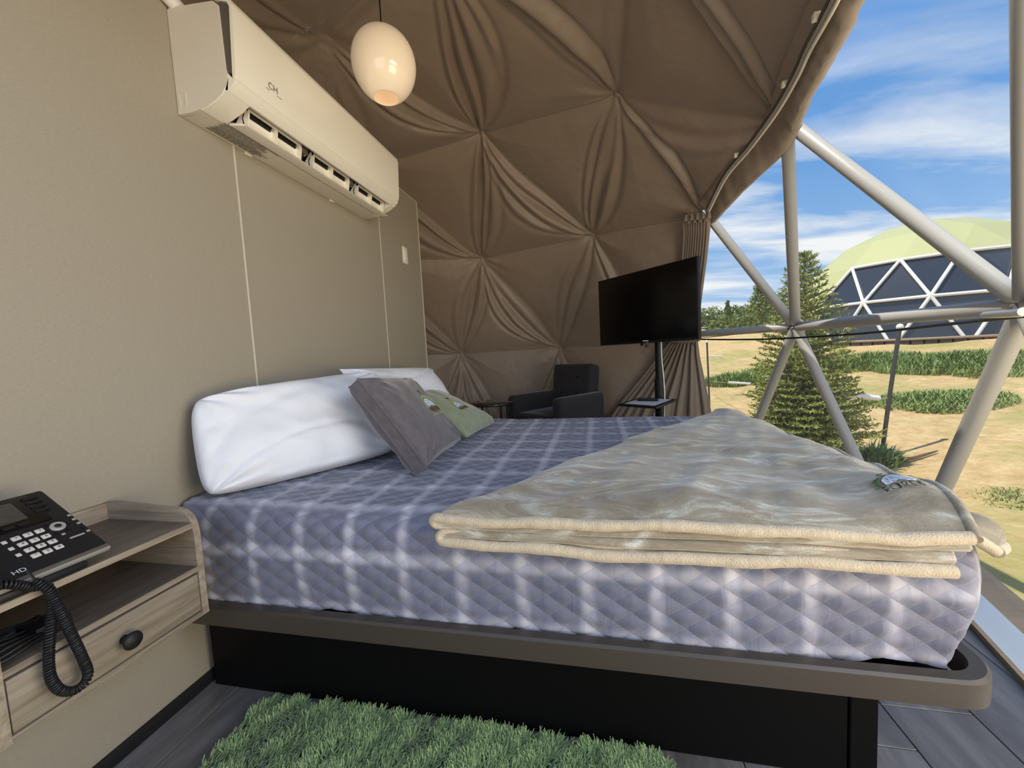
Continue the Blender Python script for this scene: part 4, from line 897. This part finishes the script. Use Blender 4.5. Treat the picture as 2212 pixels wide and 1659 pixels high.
# ------------------------------------------------------------------ armchair and side table
ca = math.radians(-37)
chs = empty('armchair', (.90, 4.0, 0), ca, 'charcoal tufted tub armchair behind the bed', 'armchair')
def pad(name, lo, hi, bev, parent=chs, mat=M['chair'], M4_=None): return boxo(name, lo, hi, mat, parent, bev, 5, M4_)
pad('seat_frame', (-.36, -.33, .12), (.36, .33, .33), .03); pad('seat_cushion', (-.25, -.345, .31), (.25, .24, .45), .045)
rot = Matrix.Translation((0, .25, .40)) @ Matrix.Rotation(-.14, 4, 'X') @ Matrix.Translation((0, -.25, -.40))
bk_ = pad('backrest', (-.265, .17, .36), (.265, .33, .90), .045, M4_=rot)
for s_ in (-1, 1):
    pad('armrest', (s_ * .31 - .065, -.36, .11), (s_ * .31 + .065, .30, .62), .05)
    for y in (-.29, .27): tube('leg', [(s_ * .30, y, .13), (s_ * .32, y * 1.05, 0)], [.022, .014], M['black'], chs, 10)
for x in (-.10, .10):
    for z in (.60, .76):
        p = rot @ Vector((x, .166, z)); b_ = lathe('tuft_button', [(0, .008), (.008, .006), (.012, 0)], M['black'], bk_, n=12); b_.rotation_euler = (PI / 2, 0, 0); b_.location = p
tp_ = atd(1052, 874, 3.75)
gt = empty('side_table', (.30, 3.66, 0), 0, 'low round black side table left of the armchair', 'table')
lathe('table_top', [(0, .588), (.215, .588), (.22, .583), (.22, .570), (.213, .566), (0, .566)], M['glass_t'], gt, n=40)
for k in range(4):
    a = PI / 4 + k * PI / 2; tube('leg', [(.18 * math.cos(a), .18 * math.sin(a), .57), (.18 * math.cos(a), .18 * math.sin(a), 0)], .010, M['black'], gt, 8)
M['redw'] = pmat('dark_red_lacquer', (.12, .02, .015), .4)
pn = tube('pen', [(.16, 3.47, .598), (.30, 3.50, .598)], [.006, .006], M['redw'], None, 8); pn.location = (-.02, -.0, .0); tag(pn, 'dark red pen lying at the edge of the side table', 'pen')

# ------------------------------------------------------------------ curtain drawn back beside the television
cu = empty('curtain', (0, 0, 0), label='taupe pleated curtain gathered beside the television at the window edge', cat='curtain')
rows = [(462, 1490, 1534, 2.72), (478, 1478, 1534, 2.70), (500, 1480, 1533, 2.69), (560, 1476, 1527, 2.68), (640, 1462, 1517, 2.67), (705, 1455, 1509, 2.66), (735, 1452, 1508, 2.64), (770, 1425, 1512, 2.63), (820, 1385, 1522, 2.62), (870, 1342, 1532, 2.60), (905, 1318, 1539, 2.60), (980, 1262, 1553, 2.60), (1060, 1200, 1566, 2.60)]
nU = 240; nR = 70; ry = np.array([r_[0] for r_ in rows], float); Yq = np.interp(np.linspace(0, 1, nR), np.linspace(0, 1, len(ry)), ry); G = np.zeros((nU, nR, 3)); 
for j, y in enumerate(Yq):
    xl = np.interp(y, ry, [r_[1] for r_ in rows]); xr = np.interp(y, ry, [r_[2] for r_ in rows]); R_ = np.interp(y, ry, [r_[3] for r_ in rows])
    a = onsph(xl, y + (.0) * (xr - xl), R_); b = onsph(xr, y, R_); u = np.linspace(0, 1, nU)
    p = a[None] * (1 - u[:, None]) + b[None] * u[:, None]; wdt = np.linalg.norm(b - a); inn = (DC - (a + b) / 2); inn[2] = 0; inn /= np.linalg.norm(inn)
    npl = 9.5; amp = .018 if y > 500 else .013
    uu = u ** .8 if y > 740 else u
    ph_ = 2 * PI * npl * uu
    fl_ = amp * np.sin(ph_) + .006 * np.sin(ph_ * 2.1 + 1) + (.010 * np.sin(ph_ * .5) * min(1, max(0, (y - 740) / 100)))
    if y < 500: fl_ += .006 * np.sign(np.sin(ph_)) 
    G[:, j] = p + inn[None] * fl_[:, None]
o = gridmesh('curtain_cloth', G, M['curtain'], cu); sm = o.modifiers.new('s', 'SOLIDIFY'); sm.thickness = .004
gh = []
for k in range(9):
    a = onsph(1482 + k * 6.2, 466 - 1.0 * k + (k % 2) * 5, 2.68); bm = bmesh.new(); bmesh.ops.create_cone(bm, cap_ends=True, segments=8, radius1=.016, radius2=.009, depth=.05, matrix=Matrix.Translation(Vector(a) + Vector((0, 0, -.02)))); bmo('pinch_pleat', bm, M['curtain'], cu, 50)
tieb = tube('tieback', spline([onsph(1450, 737, 2.60), onsph(1480, 739, 2.585), onsph(1511, 735, 2.60)], 12), .010, M['curtain'], None, 8); tag(tieb, 'narrow taupe tieback round the curtain behind the television corner', 'tieback')

# ------------------------------------------------------------------ shaggy rug
rg = empty('shaggy_rug', (.85, .55, 0), label='green shaggy rug on the floor in front of the bed', cat='rug')
rx0, rx1, ry0, ry1 = .265, 1.455, .12, .965
bm = bmesh.new(); bx(bm, (rx0 + .02 - .85, ry0 + .02 - .55, .0005), (rx1 - .02 - .85, ry1 - .02 - .55, .014), .006); M['rugb'] = pmat('rug_backing', (.05, .09, .03), .95); bmo('backing', bm, M['rugb'], rg)
n = 62000; x = rng.uniform(rx0, rx1, n); y = ry1 - (ry1 - ry0) * rng.uniform(0, 1, n) ** 1.25
rc = .07; dx = np.maximum(np.maximum(rx0 + rc - x, x - rx1 + rc), 0); dy = np.maximum(np.maximum(ry0 + rc - y, y - ry1 + rc), 0); k_ = np.hypot(dx, dy) < rc; x, y = x[k_], y[k_]; n = len(x)
base = np.stack([x - .85, y - .55, np.full(n, .008)], -1); cl_ = vnoise(np.stack([x, y, 0 * x], -1), 30, 4, 2) * 1.4; az = cl_ + rng.normal(0, .7, n) + .8
ln = rng.uniform(.026, .042, n); lean = rng.uniform(.25, .9, n); d = np.stack([np.cos(az) * lean, np.sin(az) * lean, np.ones(n)], -1)
sd = np.stack([-np.sin(az + rng.normal(0, .8, n)), np.cos(az), 0 * az], -1); sd[:, 2] = 0; sd /= np.linalg.norm(sd, axis=1)[:, None]; wd = rng.uniform(.0010, .0019, n)[:, None]
d /= np.linalg.norm(d, axis=1)[:, None]; p1 = base + d * (ln * .5)[:, None]; d2 = d.copy(); d2[:, 2] *= .45; d2[:, :2] *= 1.25; p2 = p1 + d2 * (ln * .5)[:, None]
V = np.stack([base - sd * wd * .7, base + sd * wd * .7, p1 + sd * wd, p1 - sd * wd, p2 + sd * wd * .6, p2 - sd * wd * .6], 1).reshape(-1, 3); o0_ = (np.arange(n) * 6)[:, None]
Fc = np.concatenate([o0_ + np.array([[0, 1, 2, 3]]), o0_ + np.array([[3, 2, 4, 5]])]); M['pile'] = pmat('green_pile', (.21, .31, .12), .85, sheen=.4, var=((90, 90, 30), .2, (.36, .48, .21)))
o = raw('pile', V, Fc, M['pile'], rg, True); o['kind'] = 'stuff'

# ------------------------------------------------------------------ outdoors
fwd = np.array([RX[2], RY[2]]); 
def gz(x, y):
    d = np.hypot(x - DC[0], y - DC[1]); z = -.40 + .108 * np.clip(d - 3.6, 0, 13) + .064 * np.clip(d - 16.6, 0, 26) + .02 * np.clip(d - 42.6, 0, 40)
    return z
t = np.linspace(0, 1, 110) ** 2.2; rad = 2.2 + t * 120; th = np.linspace(0, 2 * PI, 160, endpoint=False)
X = DC[0] + rad[:, None] * np.cos(th); Y = DC[1] + rad[:, None] * np.sin(th); Z = gz(X, Y) + .035 * vnoise(np.stack([X, Y, 0 * X], -1), 1.3, 21, 3) * sstep(rad, 3.2, 5)[:, None]
P = np.stack([X, Y, Z], -1); gd = gridmesh('ground', P, M['ground'], cv=True); tag(gd, kind='structure')
def gpt(px, py):            # where a line of sight meets the ground
    d = ray(px, py); d = d / np.linalg.norm(d); s_ = 1.5
    for _ in range(4000):
        p = EYE + d * s_
        if p[2] < gz(p[0], p[1]): return p
        s_ *= 1.004
    return p
def blades(n, cx, cy, rx, ry, hgt, seed, wd=.02, zfun=gz):
    r = np.random.default_rng(seed); a = r.uniform(0, 2 * PI, n); q = np.sqrt(r.uniform(0, 1, n)); x = cx + rx * q * np.cos(a); y = cy + ry * q * np.sin(a); z = zfun(x, y)
    az = r.uniform(0, 2 * PI, n); ln = hgt * r.uniform(.5, 1.1, n) * (1.1 - .5 * q); lean = r.uniform(.1, .8, n); d = np.stack([np.cos(az) * lean, np.sin(az) * lean, np.ones(n)], -1); b = np.stack([x, y, z - .02], -1); sdv = np.stack([-np.sin(az), np.cos(az), 0 * az], -1)
    w_ = wd * r.uniform(.6, 1.3, n)[:, None]; p1 = b + d * (ln * .55)[:, None]; p2 = b + d * ln[:, None] * np.array([1.3, 1.3, .92])
    V = np.stack([b - sdv * w_ * .5, b + sdv * w_ * .5, p1 + sdv * w_, p1 - sdv * w_, p2], 1).reshape(-1, 3); o_ = (np.arange(n) * 5)[:, None]
    F1 = (o_ + np.array([[0, 1, 2, 3]])); F2 = (o_ + np.array([[3, 2, 4]])); return V, [tuple(f) for f in F1] + [tuple(f) for f in F2]
wl_ = [((1860, 790), 1.25, .8, .42, 900, 'green weed patch behind the young spruce, left of the leaning post'), ((2060, 790), 1.3, .8, .40, 1000, 'green weed patch between the dome and the leaning post'), ((2190, 800), .8, .8, .34, 500, 'green weed patch at the right edge of the window'),
       ((2020, 870), .85, .6, .22, 700, 'low green weed patch in the middle of the sandy field'), ((1585, 828), .6, .45, .38, 500, 'bright weed clump near the gathered curtain'), ((1690, 800), .9, .5, .25, 300, 'weed patch left of the young spruce'),
       ((2165, 1075), .30, .22, .07, 260, 'short green weeds low beside the window frame'), ((1880, 1000), .25, .2, .30, 150, 'tall grass tuft at the foot of the leaning post')]
for k, ((px, py), rx_, ry_, hh, n, lab) in enumerate(wl_):
    p = gpt(px, py); V, Fc = blades(n * 4, p[0], p[1], rx_, ry_, hh * .85, 40 + k, .011 if hh > .1 else .005); o = raw('weed_patch', V, Fc, M['weed'], None); tag(o, lab, 'weeds', 'weed patches in the field', 'stuff')
# young spruce
def spruce(base, H, R, seed, label, nt=26, per=9, dens=1.0, group=None):
    r = np.random.default_rng(seed); root = empty('spruce_tree', tuple(base), label=label, cat='tree', group=group)
    tube('trunk', [(0, 0, -.05), (0, 0, H * .6), (.01, 0, H)], [.035 * H / 2.2, .02 * H / 2.2, .006], M['bark'], root, 8)
    V = []; Fc = []; tw = []
    for i in range(nt):
        f = i / (nt - 1); z = H * (.05 + .93 * f); rad_ = R * (1 - f) ** .75 * (1.0 if f > .12 else .8) + .03
        m_ = max(4, int(per * (1 - f * .5)))
        for k in range(m_):
            a = 2 * PI * (k + r.uniform(-.3, .3)) / m_ + i * .7; L = rad_ * r.uniform(.75, 1.12); up = .1 + .5 * f
            d = np.array([math.cos(a), math.sin(a), up]); p0 = np.array([0, 0, z]); p1 = p0 + d * L; p1[2] -= .06 * L
            tw.append(tubeV([p0, (p0 + p1) / 2 + [0, 0, .01], p1], [.007, .005, .002], 4))
            sidev = np.array([-math.sin(a), math.cos(a), 0]); ntw = max(3, int(L / .055 * dens))
            for j in range(ntw):
                g = (j + 1) / ntw; q = p0 + (p1 - p0) * g; tl2 = L * .34 * (1 - g * .6) + .03
                for s_ in (-1, 1, 0):
                    if s_ == 0 and j < ntw - 1: continue
                    dd = d * .75 + sidev * s_ * .75 + np.array([0, 0, r.uniform(-.12, .22)]); dd /= np.linalg.norm(dd); e = q + dd * tl2
                    nn = max(5, int(tl2 / .011 * dens))
                    for t_ in np.linspace(.02, 1, nn):
                        c0 = q + (e - q) * t_; nd_ = dd * .8 + r.normal(0, .55, 3); nd_ /= np.linalg.norm(nd_); l = .034 * r.uniform(.8, 1.3); wv = np.cross(nd_, r.normal(0, 1, 3)); wv /= np.linalg.norm(wv) + 1e-9; wv *= .0085
                        i0 = len(V); V += [c0 - wv, c0 + wv, c0 + nd_ * l]; Fc.append((i0, i0 + 1, i0 + 2))
    o = raw('needles', np.array(V), Fc, M['needle'], root); o['kind'] = 'stuff'
    V2, F2 = merge(tw); raw('branches', V2, F2, M['bark'], root)
    return root
b0 = atd(1735, 1010, 4.25); b0[2] = gz(b0[0], b0[1]); spruce(b0, 2.28, .52, 3, 'young green spruce growing close outside the clear window', 34, 13, 1.15)
# far trees and bushes
def bush(base, h, r_, seed, label, conif=False):
    r = np.random.default_rng(seed); root = empty('pine_tree' if conif else 'bush', tuple(base), label=label, cat='tree' if conif else 'bush', group='far trees and bushes on the horizon')
    n = 700; a = r.uniform(0, 2 * PI, n); u = r.uniform(0, 1, n)
    if conif: q = np.sqrt(r.uniform(0, 1, n)) * (1 - u) ** .8 * r_; z = h * (.12 + .88 * u)
    else: ph2 = np.arccos(1 - u * 1.3); q = np.sin(np.minimum(ph2, PI / 2)) * r_ * r.uniform(.7, 1.1, n); z = h * (.15 + .8 * np.cos(np.minimum(ph2, PI / 2)) * r.uniform(.75, 1.1, n))
    c0 = np.stack([q * np.cos(a), q * np.sin(a), z], -1) + .12 * r_ * r.normal(size=(n, 3)) * .6; e1 = r.normal(size=(n, 3)); e2 = r.normal(size=(n, 3)); s_ = .10 * r_ + .03
    V = np.stack([c0, c0 + e1 * s_, c0 + e2 * s_], 1).reshape(-1, 3); o = raw('foliage', V, (np.arange(n) * 3)[:, None] + np.array([[0, 1, 2]]), M['bush'], root); o['kind'] = 'stuff'
    tube('trunk', [(0, 0, -.1), (0, 0, h * .5)], [.05 * h / 2, .03 * h / 2], M['bark'], root, 6)
for k, (px, d_p, h, r_, con, lab) in enumerate([(1525, 38, 1.6, 1.6, 0, 'low yellow-green bush on the horizon at the curtain'), (1545, 47, 2.4, 1.9, 0, 'round bush on the horizon, second from the curtain'), (1572, 40, 2.4, 1.0, 1, 'narrow pointed tree among the horizon bushes'),
        (1590, 42, 2.0, 2.0, 0, 'broad bush on the horizon right of the pointed tree'), (1615, 38, 1.8, 1.8, 0, 'dense bush on the horizon left of the dark pine'), (1640, 30, 3.2, 1.6, 1, 'tall dark pine left of the young spruce'), (1655, 34, 2.4, 1.9, 0, 'dark bush at the foot of the tall pine'), (1690, 36, 3.0, 1.8, 0, 'bush partly hidden behind the young spruce'),
        (1560, 27, .9, 1.2, 0, 'low scrub in front of the horizon bushes'), (1605, 28, .8, 1.5, 0, 'low scrub beside the road'), (1510, 46, 2.0, 2.6, 0, 'bush at the very edge of the curtain'), (1665, 48, 3.4, 2.4, 1, 'farthest pine above the horizon bushes')]):
    x, y = (EYE + ray(px, 700) / F_PX * d_p)[:2]; bush((x, y, gz(x, y)), h, r_ * .7, 100 + k, lab, bool(con))
# a field of poles / posts, wire and white pipes
def postt(px0, py0, px1, py1, r, lab, nm='garden_post'):
    b = gpt(px1, py1); dep = (b - EYE) @ np.array([RX[2], RY[2], RZ[2]]); t_ = atd(px0, py0, dep); root = empty(nm, tuple(b), label=lab, cat='post', group='thin posts outside the window')
    tube('stake', [(0, 0, -.1), tuple((t_ - b) * .5), tuple(t_ - b)], r, M['post'], root, 8); bm = bmesh.new(); bmesh.ops.create_uvsphere(bm, u_segments=10, v_segments=6, radius=r * 1.7, matrix=Matrix.Translation(Vector(t_ - b))); bmo('cap', bm, M['pipe'], root, True); return b, t_, dep
b1_, t1_, dp1 = postt(1944, 706, 1902, 985, .020, 'leaning dark post right of the young spruce')
b2_, t2_, dp2 = postt(1527, 738, 1534, 905, .014, 'thin grey post right beside the curtain')
b3_, t3_, dp3 = postt(1528, 680, 1530, 716, .05, 'short pale post far off at the road by the curtain')
for k, (xa, ya, xb, yb, dep, lab) in enumerate([(1824, 853, 1898, 860, dp1, 'white pipe sleeve on the wire left of the leaning post'), (1575, 826, 1622, 829, dp2 * 1.2, 'white pipe sleeve on the wire left of the spruce'), (1530, 769, 1560, 770, dp2 * 1.9, 'short white pipe sleeve nearest the curtain')]):
    o = tube('pipe_sleeve', [atd(xa, ya, dep), atd(xb, yb, dep)], .028 if k == 0 else .022, M['pipe'], None, 12); tag(o, lab, 'pipe', 'white pipe sleeves on the wire')
o = tube('fence_wire', [atd(1530, 823, dp2 * 1.2), atd(1700, 838, dp1 * 1.05), atd(1824, 853, dp1), atd(1930, 862, dp1)], .004, M['rope'], None, 5); tag(o, 'thin wire running between the two posts outside', 'wire')
br = tube('shadow_twig', spline([gpt(1952, 998), gpt(1985, 990), gpt(2025, 978)], 10) + np.array([0, 0, .02]), [.02, .019, .018, .017, .016, .015, .014, .012, .01, .006], M['bark'], None, 6); tag(br, 'modelled twig-like tree shadow on the sand right of the leaning post', 'tree_shadow')  # tree shadow on the sand, modelled as a thin dark tube
# gravel road on the horizon
p0, p1 = atd(1440, 700, 36), atd(1800, 700, 37); dd = (p1 - p0); dd[2] = 0; dd /= np.linalg.norm(dd); nn = np.array([-dd[1], dd[0], 0]); V = []
for l in np.linspace(-10, np.linalg.norm(p1 - p0) + 10, 30):
    for s_ in (-1.8, 1.8): q = p0 + dd * l + nn * s_; V.append((q[0], q[1], gz(q[0], q[1]) + .08))
o = raw('road', V, [(2 * i, 2 * i + 1, 2 * i + 3, 2 * i + 2) for i in range(29)], M['road']); tag(o, kind='structure')

# ------------------------------------------------------------------ the neighbouring dome
dn_dep = 13.5; c0 = atd(1985, 726, dn_dep); RD = 3.75; zb = c0[2]
nb = empty('dome_tent', tuple(c0), label='pale green geodesic dome tent across the field with a dark lattice window', cat='tent')
view = (EYE - c0); vaz = math.atan2(view[1], view[0]) + math.radians(14.5); rings = [(-4, 16), (17, 16), (37, 16), (56, 12), (74, 6)]
nodes = []; 
for ri, (e, m_) in enumerate(rings):
    nodes.append([RD * np.array([math.cos(math.radians(e)) * math.cos(vaz + 2 * PI * (k + .5 * (ri % 2)) / m_), math.cos(math.radians(e)) * math.sin(vaz + 2 * PI * (k + .5 * (ri % 2)) / m_), math.sin(math.radians(e))]) for k in range(m_)])
allp = [p for r_ in nodes for p in r_] + [np.array([0, 0, RD])]
bm = bmesh.new(); vs = [bm.verts.new(p) for p in allp]; bm.verts.index_update(); bmesh.ops.convex_hull(bm, input=vs); bmesh.ops.triangulate(bm, faces=bm.faces[:]); bm.verts.index_update(); bm.normal_update()
cov = []; win = []; edges = set(); k_ = 0
for f_ in bm.faces:
    cen = np.mean([v.co[:] for v in f_.verts], axis=0)
    if cen[2] < -.1 * RD and len({round(v.co.z, 3) for v in f_.verts}) == 1: continue
    az = (math.atan2(cen[1], cen[0]) - vaz + PI) % (2 * PI) - PI; el_ = math.degrees(math.asin(cen[2] / np.linalg.norm(cen)))
    if el_ < 33 and -.80 < az < 1.25: win.append((f_, az))
    else: cov.append([v.co[:] for v in f_.verts])
V = []; Fc = []
for tri in cov:
    i = len(V); V += tri; Fc.append((i, i + 1, i + 2))
raw('cover', V, Fc, M['dcov'], nb)
for f_, az in win:
    raw('window_pane', [np.array(v.co[:]) * .985 for v in f_.verts], [(0, 1, 2)], M['dcurt'] if az > .95 else M['dwin'], nb)
    for e in f_.edges: edges.add(tuple(sorted(v.index for v in e.verts)))
bm.free()
for a, b in sorted(edges):
    tube('window_strut', [allp[a], allp[b]], .045, M['dstrut'], nb, 8)
lathe('vent_cap', [(0, .12), (.06, .10), (.08, 0), (.02, -.05)], M['dcovw'], nb, (0, 0, RD), 12)
sk = []
for k in range(40):
    a = vaz - 1.3 + k * .065; p = np.array([math.cos(a), math.sin(a), 0]) * (RD + .25); t_ = np.array([-math.sin(a), math.cos(a), 0]) * .11; r3 = np.array([math.cos(a), math.sin(a), 0]) * .02
    V = []
    for z in (-.62, -.02):
        for s1, s2_ in ((-1, -1), (1, -1), (1, 1), (-1, 1)): V.append(p + t_ * s1 + r3 * s2_ + [0, 0, z])
    raw('skirting_board', V, [(0, 3, 2, 1), (4, 5, 6, 7), (0, 1, 5, 4), (1, 2, 6, 5), (2, 3, 7, 6), (3, 0, 4, 7)], M['skirt'], nb)
lathe('deck', [(0, -.02), (RD + .3, -.02), (RD + .3, -.08), (0, -.08)], M['deck'], nb, n=48)
